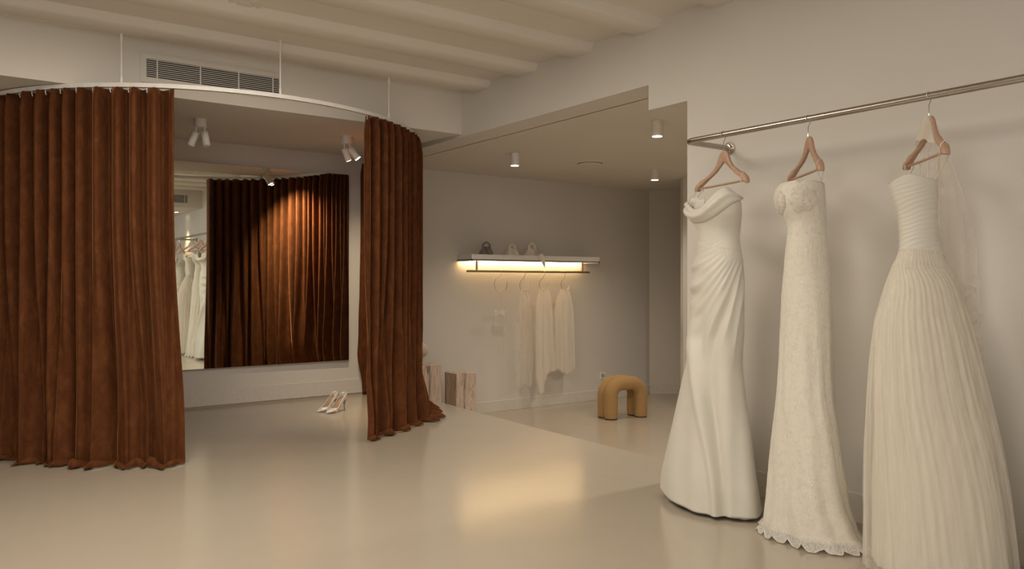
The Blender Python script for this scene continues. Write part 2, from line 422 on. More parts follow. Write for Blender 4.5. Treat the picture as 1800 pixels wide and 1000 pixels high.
# ================================================================== CURTAIN TRACK
CC = Vector((1.84, 6.86)); RX, RY = 1.66, 1.70
def path_pt(al, straight=0.0):
    RX = 1.70 if al > 0 else 1.66
    """al: angle from the front of the arc; straight: metres past the arc end towards the mirror wall"""
    return Vector((CC.x + RX * math.sin(al), CC.y - RY * math.cos(al) + straight))
def track_path(s, side):
    """s metres along the track from the front centre; returns point, tangent, outward normal"""
    al_max = PI / 2; R = 1.68; RX = 1.70 if side > 0 else 1.66
    al = s / R
    if al < al_max:
        p = path_pt(side * al); t = Vector((RX * math.cos(al) * side, RY * math.sin(al))).normalized()
    else:
        p = path_pt(side * al_max, s - al_max * R); t = Vector((0, 1))
    n = Vector((side * t.y, -side * t.x)) if True else None
    if al < al_max: n = Vector((math.sin(al) * side / RX, -math.cos(al) / RY)).normalized()
    else: n = Vector((side, 0))
    return p, t, n
SMAX = PI / 2 * 1.68 + (YW - 6.86) - 0.01
trk = thing('curtain_track', 'white curved curtain track hung from the ceiling on thin rods', 'curtain rail', (CC.x, CC.y, 2.37))
ctr = []
for i in range(61):
    s = SMAX * (1 - i / 60.0); ctr.append(track_path(s, -1)[::2])
for i in range(1, 61):
    s = SMAX * i / 60.0; ctr.append(track_path(s, 1)[::2])
bm = BM(); rows = []
for p, n in ctr:
    a = p + n * 0.016; b = p - n * 0.016
    rows.append([Vector((a.x, a.y, 2.368)), Vector((a.x, a.y, 2.394)), Vector((b.x, b.y, 2.394)), Vector((b.x, b.y, 2.368))])
grid(bm, rows, True); emit('rail', bm, M['white'], trk, smooth=True, auto=40)
bm = BM(); rows = []
for p, n in ctr:
    a = p + n * 0.005; b = p - n * 0.005
    rows.append([Vector((a.x, a.y, 2.3670)), Vector((b.x, b.y, 2.3670))])
grid(bm, rows); emit('channel', bm, M['gap'], trk)
for (px, py, zt) in ((202, 55, ZC - 0.052), (492, 71, ZC), (683.5, 137, ZC - 0.052)):
    q = onZ(px, py, zt)
    # seat the rod on the track
    al = math.atan2(q.x - CC.x, CC.y - q.y); pp = path_pt(al)
    bm = BM(); tube(bm, [(pp.x, pp.y, 2.39), (pp.x, pp.y, 2.43), (pp.x, pp.y, 2.431), (pp.x, pp.y, zt - 0.045), (pp.x, pp.y, zt - 0.044), (pp.x, pp.y, zt)], [0.0085, 0.0085, 0.0045, 0.0045, 0.0085, 0.0085], 12)
    emit('drop_rod', bm, M['white'], trk, auto=40)

# ================================================================== VELVET CURTAINS
def curtain(name, label, side, s0, lam, seed, free_shift, hem_out, z_top=2.362, breadth=1.0, s_end=None):
    rnd = random.Random(seed)
    s_end = s_end or SMAX - 0.03
    root = thing(name, label, 'curtain', (0, 0, 0), 'rust velvet curtains')
    c0 = track_path(s0, side)[0]; root.location = (c0.x, c0.y, 0)
    L = s_end - s0
    nf = int(round(L / lam)); N = nf * 14; NV = 76
    # jittered fold positions
    jit = [0.0] + [rnd.uniform(-0.27, 0.27) for _ in range(nf + 2)]
    def phase(u):               # u in 0..nf -> phase in turns, jittered but monotone
        i = int(u); f = u - i
        a = i + jit[min(i, nf)]; b = i + 1 + jit[min(i + 1, nf)]
        return lerp(a, b, f)
    rows = []
    extra = 5
    for r in range(NV + extra + 1):
        v = min(1.0, r / NV)
        v = v ** 0.9
        z = z_top * (1 - v)
        row = []
        bot = sstep(0.25, 1.0, v)
        for c in range(N + 1):
            u = c / 14.0
            # folds wander sideways and join lower down
            wob = bot * (0.75 * nz(u * 0.23 + seed, v * 0.25, 3.1) + 0.25 * nz(u * 0.6 + seed, v * 0.5, 7.7))
            pos = (u + wob * 0.9) / nf
            pos = lerp(u / nf, pos, 1 - abs(2 * u / nf - 1) ** 6)
            # hem spreads past the free edge
            sp = s0 + L * pos - free_shift * (bot ** 1.3) * (1 - pos) ** 3
            p, t, n = track_path(max(0.0, min(SMAX - 0.02, sp)), side)
            ph = 2 * PI * phase(u)
            ph2 = ph * 0.5 + 1.3 * nz(u * 0.3, seed, 1.0)
            b = bot * 0.62
            lean = 0.75 if side < 0 else 0.6
            c1 = math.cos(ph + lean * math.cos(ph)); c2 = math.cos(ph2 + seed + lean * math.cos(ph2 + seed))
            wave = (1 - b) * c1 + b * 1.15 * c2
            sk = (1 - b) * math.sin(2 * ph) * 0.16 + b * 0.14 * math.sin(2 * ph2)
            A = 0.074 * (0.85 + 0.25 * nz(u * 0.9, seed, 9.0)) * (1 + 0.6 * bot)
            A *= 0.75 + 0.25 * sstep(0.0, 0.05, v)
            off = A * wave
            # belly of the lower drape and the hem slumping on the floor
            low = sstep(0.93, 1.0, v); ho = hem_out * ((0.3 + 1.0 * sstep(0.12, 0.4, u / nf)) if side > 0 else 1)
            crum = 0.5 + 0.9 * nz(u * 0.42 + 5 * seed, 0.4, 2.0)
            off += ho * 0.35 * sstep(0.80, 0.97, v) * (0.5 + 0.5 * math.sin(ph2 * 1.0 + 2.0)) + 0.012 * bot * nz(u * 0.8, z * 3.0, seed)
            zz = z
            if r > NV:
                k = (r - NV) / extra
                off += ho * (0.25 + 0.75 * crum) * k
                zz = 0.012 + 0.055 * math.sin(PI * k) * clamp(crum + 0.35 * math.sin(ph2 * 2)) * (1 - 0.3 * k)
            else:
                zz = z + 0.012 * low + 0.010 * low * math.sin(ph2 * 2)
            tang = A * sk
            P = p + n * off + t * (side if False else 1) * tang
            row.append(Vector((P.x, P.y, max(0.006, zz))))
        rows.append(row)
    bm = BM(); grid(bm, rows)
    for f in bm.faces: f.smooth = True
    emit('curtain_fabric', bm, M['velvet'], root, solid=0.004, auto=180)
    # one glider per fold
    for i in range(nf):
        u = i + 0.5 if i else 0.25
        p, t, n = track_path(s0 + L * u / nf, side)
        bm = BM(); tube(bm, [(p.x, p.y, 2.369), (p.x, p.y, 2.353), (p.x - n.x * 0.006, p.y - n.y * 0.006, 2.338)], 0.003, 6)
        emit('glider', bm, M['white'], root)
    return root
curtain('velvet_curtain', 'wide rust brown velvet curtain at the left, closed round the fitting area', -1, 0.665, 0.112, 4, 0.06, 0.10)
curtain('velvet_curtain', 'narrow rust brown velvet curtain gathered right of the mirror and shoes', 1, 0.675, 0.100, 11, 0.03, 0.16)

# ================================================================== MIRROR
YG = YW - 0.035
pa = onY(613, 641.0, YG); pt = onY(611, 307.5, YG); pb = onY(460, 643.5, YG)
ZB, ZT, XM1, XM0 = onY(540, 637, YG).z, onY(540, 301.5, YG).z, onY(612.5, 500, YG).x, 0.42
mir = thing('wall_mirror', 'large frameless mirror on the back wall between the velvet curtains', 'mirror', ((XM0 + XM1) / 2, YW, ZB))
bm = BM(); v = [bm.verts.new(c) for c in ((XM0, YG, ZB), (XM1, YG, ZB), (XM1, YG, ZT), (XM0, YG, ZT))]; bm.faces.new(v)
bmesh.ops.rotate(bm, verts=bm.verts, cent=Vector((XM1, YG, 1)), matrix=Matrix.Identity(3))
gl = emit('glass', bm, M['mirror'], mir, smooth=False)
bm = BM(); box(bm, XM0, XM1, YG + 0.001, YG + 0.006, ZB, ZT); emit('backing_panel', bm, M['frame'], mir, smooth=False)
bm = BM(); box(bm, XM0 + 0.08, XM1 - 0.05, YG + 0.006, YW - 0.001, ZB + 0.06, ZT - 0.06); emit('mounting_batten', bm, M['frame'], mir, smooth=False)
mir.rotation_euler = (0, 0, math.radians(-0.4))

# ================================================================== SPOTLIGHTS IN THE FITTING AREA
def cam_dir(r, f, u):
    """direction given as right / forward / up seen from the camera"""
    return Vector((r * CT + f * ST, -r * ST + f * CT, u)).normalized()
def double_spot(label, x, y, z, heads):
    t = thing('double_spotlight', label, 'ceiling light', (x, y, z), 'twin spotlights of the fitting area')
    bm = BM(); lathe(bm, [(0.046, 0.0), (0.047, -0.001), (0.047, -0.066), (0.044, -0.068), (0.0, -0.068)], (x, y, z), 32)
    emit('canopy', bm, M['white'], t)
    for (side, d, lit) in heads:
        base = Vector((x, y, z - 0.066)) + cam_dir(1, 0, 0) * side * 0.032
        j = base - Vector((0, 0, 0.035))
        bm = BM(); tube(bm, [base, j, j + d * 0.02], 0.007, 10); arm = emit('arm', bm, M['white'], t)
        p0 = j + d * 0.0; p1 = p0 + d * 0.112
        bm = BM(); tube(bm, [p0, p0 + d * 0.004, p0 + d * 0.062, p0 + d * 0.0625, p0 + d * 0.0645, p0 + d * 0.065, p1], [0.024, 0.028, 0.028, 0.0265, 0.0265, 0.028, 0.028], 28)
        h = emit('spot_head', bm, M['white'], t, auto=40)
        bm = BM(); tube(bm, [p1, p1 + d * 0.002], [0.024, 0.024], 28)
        emit('lens', bm, M['spotlens'] if lit else M['plastic'], h)
        if lit:
            lamp('fitting_spot_beam', 'SPOT', p1 + d * 0.01, 120 if side > 0 else 50, (1.0, 0.80, 0.55), p1 + d, spot_size=1.9, spot_blend=0.8, shadow_soft_size=0.02)
    return t
dl = cam_dir
double_spot('white twin spotlight, both heads unlit, nearer the left curtain', 1.63, 6.378, 2.413,
            [(-1, dl(-0.42, 0.1, -0.9), False), (1, dl(0.2, -0.1, -0.95), False)])
double_spot('white twin spotlight with one lit head beside the right curtain', 2.856, 6.411, 2.413,
            [(-0.6, dl(0.25, 0.45, -0.86), True), (0.9, dl(0.55, 0.10, -0.72), True)])

# ================================================================== PASSAGE CEILING FIXTURES
cyl_labels = ['white lit cylinder downlight above the wall shelf, leftmost of the three',
              'white lit cylinder downlight nearest, highest of the three beside the doorway header',
              'white lit cylinder downlight farthest away, lower right of the round air valve']
for (x, y), lab in zip(CYL, cyl_labels):
    t = thing('cylinder_downlight', lab, 'ceiling light', (x, y, ZH), 'cylinder downlights on the passage ceiling')
    bm = BM(); lathe(bm, [(0.040, 0.0), (0.043, -0.001), (0.043, -0.112), (0.039, -0.1165), (0.036, -0.1165)], (x, y, ZH), 32)
    emit('housing', bm, M['white'], t)
    bm = BM(); lathe(bm, [(0.0365, -0.1150), (0.0365, -0.1185), (0.030, -0.1195), (0.0, -0.1195)], (x, y, ZH), 32)
    emit('lens', bm, M['lens'], t)
t = thing('ceiling_air_valve', 'round white air valve set in the passage ceiling', 'vent', (5.40, 6.12, ZH))
bm = BM(); lathe(bm, [(0.17, 0.0), (0.165, -0.006), (0.13, -0.008), (0.128, 0.0)], (5.40, 6.12, ZH), 40); emit('ring', bm, M['ceil'], t)
bm = BM(); lathe(bm, [(0.127, -0.001), (0.0, -0.001)], (5.40, 6.12, ZH), 40); emit('slot', bm, M['dark'], t)
bm = BM(); lathe(bm, [(0.0, -0.020), (0.10, -0.019), (0.122, -0.014), (0.12, -0.009), (0.0, -0.006)], (5.40, 6.12, ZH), 40); emit('disc', bm, M['ceil'], t)
t = thing('ceiling_speaker', 'round flush fitting on the main ceiling at the top edge of the view', 'ceiling fixture', (1.423, 4.575, ZC))
bm = BM(); lathe(bm, [(0.095, 0.0), (0.092, -0.008), (0.07, -0.011), (0.066, -0.004), (0.0, -0.004)], (1.423, 4.60, ZC), 40); emit('trim_ring', bm, M['ceil'], t)
bm = BM(); lathe(bm, [(0.05, -0.004), (0.045, -0.012), (0.0, -0.014)], (1.423, 4.60, ZC), 32); emit('centre', bm, M['ceil'], t)
t = thing('recessed_downlight', 'recessed wall washer in the front dropped ceiling, seen only in the mirror', 'ceiling light', (3.36, -0.25, 2.42))
bm = BM(); lathe(bm, [(0.05, 0.0), (0.05, -0.004), (0.036, -0.005), (0.034, 0.0)], (3.36, -0.25, 2.42), 32); emit('ring', bm, M['white'], t)
bm = BM(); lathe(bm, [(0.034, -0.001), (0.0, -0.001)], (3.36, -0.25, 2.42), 32); emit('lens', bm, M['lens'], t)

# ================================================================== WALL SHELF, LED, BAR
YS0 = YW - 0.30
sx0, sx1, sz0, sz1 = 4.672, 6.525, 1.380, 1.455
shelf = thing('wall_shelf', 'white floating wall shelf with warm light strip and hanging bar', 'shelf', ((sx0 + sx1) / 2, YW, sz0))
bm = BM(); box(bm, sx0, sx1, YS0, YW, sz0 + 0.012, sz1); box(bm, sx0, sx1, YS0, YS0 + 0.015, sz0, sz0 + 0.02); box(bm, sx0, sx0 + 0.015, YS0, YW, sz0, sz0 + 0.02); box(bm, sx1 - 0.015, sx1, YS0, YW, sz0, sz0 + 0.02)
emit('board', bm, M['white'], shelf, smooth=False)
bm = BM(); box(bm, sx0 + 0.03, sx1 - 0.05, YW - 0.045, YW - 0.030, sz0 + 0.006, sz0 + 0.0118); emit('light_strip', bm, M['led'], shelf, smooth=False)
YBAR = 7.33
zb = onY(928, 477.5, YBAR).z; bx0 = onY(821, 477.5, YBAR).x; bx1 = onY(1035.5, 478, YBAR).x
px0 = onY(838.0, 470, YBAR).x; px1 = onY(1023.5, 470, YBAR).x
bm = BM(); tube(bm, [(bx0, YBAR, zb), (bx1, YBAR, zb)], 0.0130, 16); emit('hanging_bar', bm, M['bronze'], shelf)
for x in (px0, px1):
    bm = BM(); tube(bm, [(x, YBAR, zb), (x, YBAR, sz0 + 0.013)], 0.0125, 16); emit('bar_post', bm, M['bronze'], shelf)

# ring hooks on the bar
def px_on(px, py, Y): return onY(px, py, Y)
ring_spec = [  # hook top px, ring centre px, ring radius (m), bottom of the ring y
    (880.0, 880.5, 513.0 - 13, 0.090, 513.5), (921.5, 922.5, 498, 0.072, 511.5), (956.0, 956.5, 498, 0.072, 510.5), (992.0, 994.0, 497, 0.068, 510.0)]
ring_labels = ['open wire ring hook on the shelf bar holding a ruffled garter, leftmost of four',
               'open wire ring hook on the shelf bar carrying the faint narrow veil',
               'open wire ring hook on the shelf bar carrying the longest pointed veil',
               'open wire ring hook rightmost on the shelf bar, carrying the wide short veil']
ring_bottoms = []
for (tx, cx, cyy, R, by), lab in zip(ring_spec, ring_labels):
    T = px_on(tx, 477.5, YBAR); C0 = px_on(cx, by, YBAR); top = Vector((T.x, YBAR, zb))
    cz = C0.z + R; cxw = C0.x
    pts = []
    for k in range(9):      # small crook over the bar
        a = math.radians(-60 + k * 30); pts.append(Vector((top.x, YBAR + 0.0135 * math.sin(a - PI / 2 + PI / 2) * -1 if False else YBAR - 0.0135 * math.cos(math.radians(180 - k * 27)), zb + 0.0135 * math.sin(math.radians(k * 27)))))
    pts = [Vector((top.x, YBAR - 0.0135 * math.cos(math.radians(200 - k * 25)), zb + 0.0135 * math.sin(math.radians(200 - k * 25)))) for k in range(9)][::1]
    # order: behind the bar, over it, down the front
    pts = sorted(pts, key=lambda p: -p.y)
    pts.append(Vector((top.x + 0.008, YBAR - 0.013, zb - 0.02)))
    pts.append(Vector((top.x + 0.004, YBAR - 0.008, zb - 0.034)))
    for k in range(25):
        a = math.radians(105 + k * (360 - 105 - 0 + 18) / 24.0)
        pts.append(Vector((cxw + R * math.cos(a), YBAR, cz + R * math.sin(a))))
    bm = BM(); tube(bm, pts, 0.0036, 8)
    emit('ring_hook', bm, M['brass'], origin=(top.x, YBAR, zb), label=lab, category='hook', group='wire ring hooks on the shelf bar')
    ring_bottoms.append(Vector((cxw, YBAR, cz - R)))

# hanging veils: two-sided gathered cloth pulled through the ring
def hanging_veil(label, top, prof, hem, mat, seed, depth=0.03, extra=None):
    """prof: list of (z, x_left, x_right) from the top; hem: function(u)-> extra length"""
    t = thing('bridal_veil', label, 'veil', top, 'veils hanging from the ring hooks')
    zs = [p[0] for p in prof]
    Lt = [(-p[0], p[1]) for p in prof]; Rt = [(-p[0], p[2]) for p in prof]
    NV, NU = 44, 56
    for layer in range(2):
        rows = []
        for i in range(NV + 1):
            row = []
            for j in range(NU + 1):
                u = j / NU
                zb_ = zs[-1] - hem(u)
                z = lerp(zs[0] + 0.004, zb_, (i / NV))
                l = smooth_interp(Lt, -z, 0.03); r = smooth_interp(Rt, -z, 0.03)
                x = lerp(l, r, u)
                w = (r - l); fr = clamp((zs[0] - z) / 0.3)
                y = YBAR + (0.014 if layer else -0.014) * (1 if i > 1 else 0.2) + (0.0015 + 0.003 * fr) * math.sin(u * 16 + 2.2 * nz(u * 3, z * 1.5, seed) + layer * 1.7) + 0.01 * nz(u * 6, z * 3, seed + 4)
                x += 0.004 * nz(u * 2, z * 4, seed + layer)
                row.append(Vector((x, y, z)))
            rows.append(row)
        bm = BM(); grid(bm, rows); emit('veil_layer', bm, mat, t, auto=180)
    return t
def P(px, py): q = onY(px, py, YBAR); return q.z, q.x
def prof_px(rows): return [(onY(900, y, YBAR).z, onY(l, y, YBAR).x, onY(r, y, YBAR).x) for y, l, r in rows]
hanging_veil('faint narrow ivory veil on the second ring hook of the shelf bar', ring_bottoms[1],
             prof_px([(511, 917, 926), (530, 914, 930), (560, 911, 933), (600, 909, 935), (640, 908, 936), (680, 909, 934)]),
             lambda u: 0.02 * math.sin(u * 9), M['veil'], 1)
hanging_veil('longest ivory veil with a pointed feathery end, third on the shelf bar', ring_bottoms[2],
             prof_px([(510, 949, 964), (525, 945, 968), (560, 943, 971), (610, 943, 974), (655, 942, 977)]),
             lambda u: 0.26 * math.exp(-((u - 0.26) / 0.2) ** 2) + 0.03 * abs(math.sin(u * 23)) + 0.02 * nz(u * 30), M['veil_dense'], 2)
hanging_veil('wide ivory veil with a ragged short end, rightmost on the shelf bar', ring_bottoms[3],
             prof_px([(509, 985, 999), (525, 979, 1003), (550, 975, 1007), (600, 976, 1009), (650, 978, 1009)]),
             lambda u: 0.08 * math.exp(-((u - 0.55) / 0.4) ** 2) + 0.025 * abs(math.sin(u * 19)) + 0.02 * nz(u * 30), M['veil_dense'], 3)
# ruffled garter with fine veil
b0 = ring_bottoms[0]
gt = thing('ribbon_garter', 'small ruffled ivory garter with a fine veil, hanging by two strings', 'garter', b0)
cz_g = onY(879, 550, YBAR).z; gx = onY(878, 550, YBAR).x
bm = BM()
for sgn in (-1, 1):
    tube(bm, [b0 + Vector((sgn * 0.003, 0, 0)), Vector((gx + sgn * 0.03, YBAR, cz_g + 0.035))], 0.0014, 6)
emit('string', bm, M['strap'], gt)
bm = BM(); rows = []
for i in range(61):
    a = 2 * PI * i / 60; R = 0.058
    row = []
    for j in range(7):
        w = (j / 6 - 0.5)
        rr = R + 0.016 * math.sin(a * 17 + w * 3) * (0.5 + abs(w) * 1.6)
        row.append(Vector((gx + rr * math.cos(a), YBAR - 0.0 + rr * 0.45 * math.sin(a), cz_g + w * 0.05 + 0.010 * math.sin(a * 3) + 0.006 * math.sin(a * 11))))
    rows.append(row)
grid(bm, rows); emit('ruffled_band', bm, M['creambag'], gt)
bm = BM(); rows = []
for i in range(20):
    z = lerp(cz_g - 0.01, onY(879, 625, YBAR).z, i / 19)
    rows.append([Vector((gx + lerp(-0.075, 0.085, u / 30), YBAR - 0.01 + 0.012 * math.sin(u * 1.1 + nz(u * .2, z)), z)) for u in range(31)])
grid(bm, rows); emit('fine_veil', bm, M['veil_faint'], gt, auto=180)

# handbags on the shelf
def handbag(label, px, w, h, mat, seed, ruffle=0.0, flapmat=None):
    x = onY(px, 447, YS0 + 0.11).x; y = YS0 + 0.11
    t = thing('handbag', label, 'bag', (x, y, sz1), 'handbags on the wall shelf')
    bm = BM(); rows = []
    n = 40
    for i in range(12):
        k = i / 11; z = sz1 + 0.001 + h * 0.62 * k
        hw = w / 2 * (1 - 0.45 * k ** 1.1) ; hd = 0.045 * (1 - 0.8 * k) + 0.004
        row = []
        for j in range(n):
            a = 2 * PI * j / n; ca, sa = math.cos(a), math.sin(a)
            e = 0.55
            r = 1 + ruffle * 0.10 * math.sin(a * 13 + k * 3 + seed) + 0.05 * nz(math.cos(a) * 2, math.sin(a) * 2 + k * 2, seed)
            row.append(Vector((x + 0.012 * k + hw * math.copysign(abs(ca) ** e, ca) * r, y + hd * math.copysign(abs(sa) ** e, sa) * r, z)))
        rows.append(row)
    vs = grid(bm, rows, True); bm.faces.new(vs[0][::-1]); bm.faces.new(vs[-1])
    emit('bag_body', bm, mat, t, auto=80)
    # strap-like loop handle rising from both sides
    bm = BM(); pts = []; rad = []
    for i in range(25):
        a = PI * i / 24
        hw = w * 0.27
        pts.append(Vector((x + 0.012 + hw * math.cos(a) * (1.0 + 0.12 * math.sin(a)), y + 0.004 * math.sin(i), sz1 + h * 0.48 + h * 0.50 * math.sin(a) ** 0.8)))
        rad.append(0.017 - 0.008 * math.sin(a) + ruffle * 0.003 * math.sin(i * 2.1))
    tube(bm, pts, rad, 12, flat=0.6); emit('handle', bm, mat, t, auto=80)
    # folded front flap
    bm = BM(); rows = []
    for i in range(9):
        k = i / 8
        rows.append([Vector((x + 0.002 + lerp(-0.02, 0.052, j / 8) + 0.022 * k, y - 0.018 - 0.036 * math.sin(k * 1.4) - 0.004 * math.sin(j), sz1 + 0.012 + h * 0.50 * (1 - k) - 0.004 * j * k)) for j in range(9)])
    grid(bm, rows); emit('flap', bm, flapmat or mat, t, solid=0.004, auto=80)
    return t
handbag('dark grey knotted handbag, leftmost on the white wall shelf', 853.5, 0.170, 0.142, M['greybag'], 1)
handbag('cream ruffled handbag, middle of the three on the wall shelf', 899, 0.150, 0.128, M['creambag'], 5, 0.8)
handbag('cream frilled handbag on the wall shelf beside the trailing ribbon', 934, 0.165, 0.150, M['creambag'], 8, 1.0)
bm = BM(); rows = []
rp = [(940, 436, YS0 + 0.10), (946, 446, YS0 + 0.03), (950, 449, YS0 - 0.012), (953, 456, YS0 - 0.016), (956, 464, YS0 - 0.016), (957.6, 471, YS0 - 0.014)]
for i, (a, b, yy) in enumerate(rp):
    c = onY(a, b, yy); w = (0.03, 0.045, 0.055, 0.06, 0.036, 0.004)[i]
    if i == 1: c.z = sz1 + 0.006
    rows.append([c + Vector((w * (j / 6 - 0.5), -0.006 * math.sin(j * 1.3), 0.004 * j * (1 if i > 1 else 0))) for j in range(7)])
grid(bm, rows); emit('silk_scarf', bm, M['creambag'], origin=tuple(rows[2][3]), solid=0.002, auto=80, label='thin cream silk ribbon trailing over the shelf edge into the lit gap', category='scarf')

# ================================================================== STONE PLINTHS AND VASE
def plinth(label, x0, x1, y0, y1, z1):
    bm = BM(); box(bm, x0, x1, y0, y1, LOW, z1)
    return emit('stone_plinth', bm, M['stone'], origin=((x0 + x1) / 2, (y0 + y1) / 2, LOW), smooth=False, bevel=0.004, label=label, category='plinth', group='veined stone plinths')
q0 = onY(802, 657, 6.98); q1 = onY(837, 657, 6.98)
plinth('veined beige stone plinth, shorter one beside the step edge', q0.x, q1.x, 6.98, 7.21, q0.z)
q2 = onY(776, 641, 7.0)
plinth('veined beige stone plinth half hidden behind the right velvet curtain', q2.x - 0.24, q2.x, 7.0, 7.24, q2.z)
vx = q2.x - 0.185
bm = BM(); lathe(bm, [(0.0, 0.0), (0.035, 0.0), (0.04, 0.008), (0.036, 0.03), (0.03, 0.06), (0.045, 0.08), (0.075, 0.105), (0.088, 0.14), (0.082, 0.18), (0.06, 0.212), (0.03, 0.228), (0.0, 0.23)], (vx, 7.12, q2.z), 32)
emit('ceramic_vase', bm, M['blush'], origin=(vx, 7.12, q2.z), label='pale rounded ceramic vase on the hidden plinth behind the curtain', category='vase')

# ================================================================== STOOL
st = thing('arch_stool', 'camel felt stool made of two rounded arches standing in the passage', 'stool', onZ(1097, 735, LOW))
cD = 8.62
cL = Vector((ray(1074, 0).x * cD, ray(1074, 0).y * cD))
ad = cam_dir(0.846, 0.40, 0); bd = cam_dir(-0.50, 0.86, 0)
bd = (bd - ad * bd.dot(ad)).normalized()
SP, TR, HT = 0.385, 0.074, 0.455
for k in range(2):
    o_ = Vector((cL.x, cL.y, 0)) + bd * (0.138 * k)
    pts = []; rr = 0.135
    zc = LOW + HT - TR - rr
    for i in range(8): pts.append(o_ + Vector((0, 0, lerp(LOW + 0.012, zc, i / 7))))
    for i in range(1, 13):
        a = PI / 2 * i / 12; pts.append(o_ + ad * (rr * (1 - math.cos(a))) + Vector((0, 0, zc + rr * math.sin(a))))
    for i in range(1, 4): pts.append(o_ + ad * lerp(rr, SP - rr, i / 4) + Vector((0, 0, zc + rr)))
    for i in range(13):
        a = PI / 2 * (1 - i / 12); pts.append(o_ + ad * (SP - rr * (1 - math.cos(a))) + Vector((0, 0, zc + rr * math.sin(a))))
    for i in range(1, 8): pts.append(o_ + ad * SP + Vector((0, 0, lerp(zc, LOW + 0.012, i / 7))))
    rads = [TR] * len(pts); rads[0] = rads[-1] = TR * 0.93
    bm = BM(); tube(bm, pts, rads, 36); arch = emit('padded_arch', bm, M['camel'], st, auto=70)
    for e in (0, SP):
        c = o_ + ad * e
        bm = BM(); lathe(bm, [(0.066, 0.0), (0.069, 0.002), (0.069, 0.012), (0.066, 0.014)], (c.x, c.y, LOW), 32); emit('foot_pad', bm, M['black'], arch)

# wall socket
sk = onY(1059, 660, YW)
t = thing('wall_socket', 'white wall socket low on the passage wall behind the stool', 'socket', sk)
bm = BM(); box(bm, sk.x - 0.045, sk.x + 0.045, YW - 0.009, YW - 0.0005, sk.z - 0.045, sk.z + 0.045); emit('cover_plate', bm, M['plastic'], t, smooth=False, bevel=0.003)
bm = BM(); cyl(bm, (sk.x, YW - 0.0095, sk.z), (sk.x, YW - 0.006, sk.z), 0.026, 0.026, 24); emit('outlet', bm, M['gap'], t)

# ================================================================== SHOES
def pump(label, toe, heel):
    toe = Vector(toe); heel = Vector(heel); d = (heel - toe); d.z = 0; Ls = d.length; d.normalize(); n = Vector((-d.y, d.x, 0))
    t = thing('high_heel_pump', label, 'shoe', toe.lerp(heel, 0.5), 'pair of white pumps')
    def bed(u): return 0.004 + 0.100 * sstep(0.30, 0.93, u) ** 1.05
    def hw(u): return interp([(0, 0.002), (0.06, 0.013), (0.15, 0.027), (0.3, 0.041), (0.4, 0.041), (0.6, 0.031), (0.8, 0.031), (0.93, 0.029), (1.0, 0.010)], u)
    def wall(u): return interp([(0, 0.010), (0.1, 0.020), (0.25, 0.034), (0.34, 0.036), (0.5, 0.034), (0.75, 0.040), (1.0, 0.062)], u)
    us = [i / 44 for i in range(45)]
    rows = []
    for u in us:
        b, w, h = bed(u), hw(u), wall(u)
        row = []
        closed = 1 - sstep(0.30, 0.37, u)
        for j in range(17):
            a = -1 + 2 * j / 16            # -1 left top ... 0 sole ... 1 right top
            if closed > 0.5:
                an = PI * (a * 0.98) - PI / 2; row.append((w * math.cos(an) * 1.0, b + h * 0.5 + h * 0.5 * math.sin(an)))
            else:
                s = math.copysign(1, a)
                aa = abs(a)
                if aa < 0.45: yy = s * w * aa / 0.45; zz = b
                else:
                    k = (aa - 0.45) / 0.55; yy = s * w * (1.0 + 0.06 * math.sin(k * PI) - 0.10 * k); zz = b + h * k
                row.append((yy, zz))
        if closed > 0.5: row = row[:]
        c = toe + d * (Ls * u)
        rows.append([c + n * y_ + Vector((0, 0, z_)) for y_, z_ in row])
    bm = BM(); grid(bm, rows)
    bmesh.ops.remove_doubles(bm, verts=bm.verts, dist=0.0002)
    up = emit('upper', bm, M['shoe'], t, solid=0.003, auto=60)
    bm = BM(); grid(bm, [[toe + d * (Ls * u) + n * (hw(u) * 0.9 * s) + Vector((0, 0, bed(u) + 0.004 + (0 if abs(s) < 0.9 else 0.018))) for s in (-1, -0.7, 0, 0.7, 1)] for u in us if 0.30 < u < 0.985])
    emit('insole', bm, M['insole'], t, auto=60)
    hb = toe + d * (Ls * 0.93)
    bm = BM(); tube(bm, [hb + Vector((0, 0, bed(0.93) + 0.002)) - d * 0.004, hb + Vector((0, 0, bed(0.93) - 0.018)), hb + Vector((0, 0, 0.05)), hb + d * 0.001 + Vector((0, 0, 0.002))], [0.021, 0.013, 0.0058, 0.0048], 16)
    emit('stiletto_heel', bm, M['heel'], t, label='thin tan stiletto heel')
    return t
pump('white pointed high heel, left of the pair on the floor by the mirror', onZ(557.5, 725, 0), onZ(592, 719, 0))
pump('white pointed high heel, right of the pair on the floor by the mirror', onZ(573.5, 727.5, 0), onZ(607.5, 720.5, 0))

# ================================================================== GARMENT RAIL
RXX, RZ = 3.20, 1.893
rail = thing('garment_rail', 'brushed steel garment rail bracketed off the right wall', 'rail', (XR, 2.0, RZ))
pts = [Vector((XR - 0.004, 2.864, RZ)), Vector((RXX + 0.06, 2.864, RZ))]
for i in range(9):
    a = PI / 2 * i / 8; pts.append(Vector((RXX + 0.05 * (1 - math.sin(a)), 2.864 - 0.05 + 0.05 * math.cos(a), RZ)))
for i in range(1, 12): pts.append(Vector((RXX, lerp(2.81, 0.05, i / 11), RZ)))
bm = BM(); tube(bm, pts, 0.0150, 20); emit('rail_tube', bm, M['steel'], rail, auto=60)
def flange(y):
    bm = BM(); tube(bm, [(XR - 0.0005, y, RZ), (XR - 0.008, y, RZ), (XR - 0.0085, y, RZ), (XR - 0.026, y, RZ), (XR - 0.027, y, RZ)], [0.036, 0.036, 0.022, 0.020, 0.015], 32)
    emit('wall_flange', bm, M['flange'], rail, auto=40)
flange(2.864); flange(0.42)
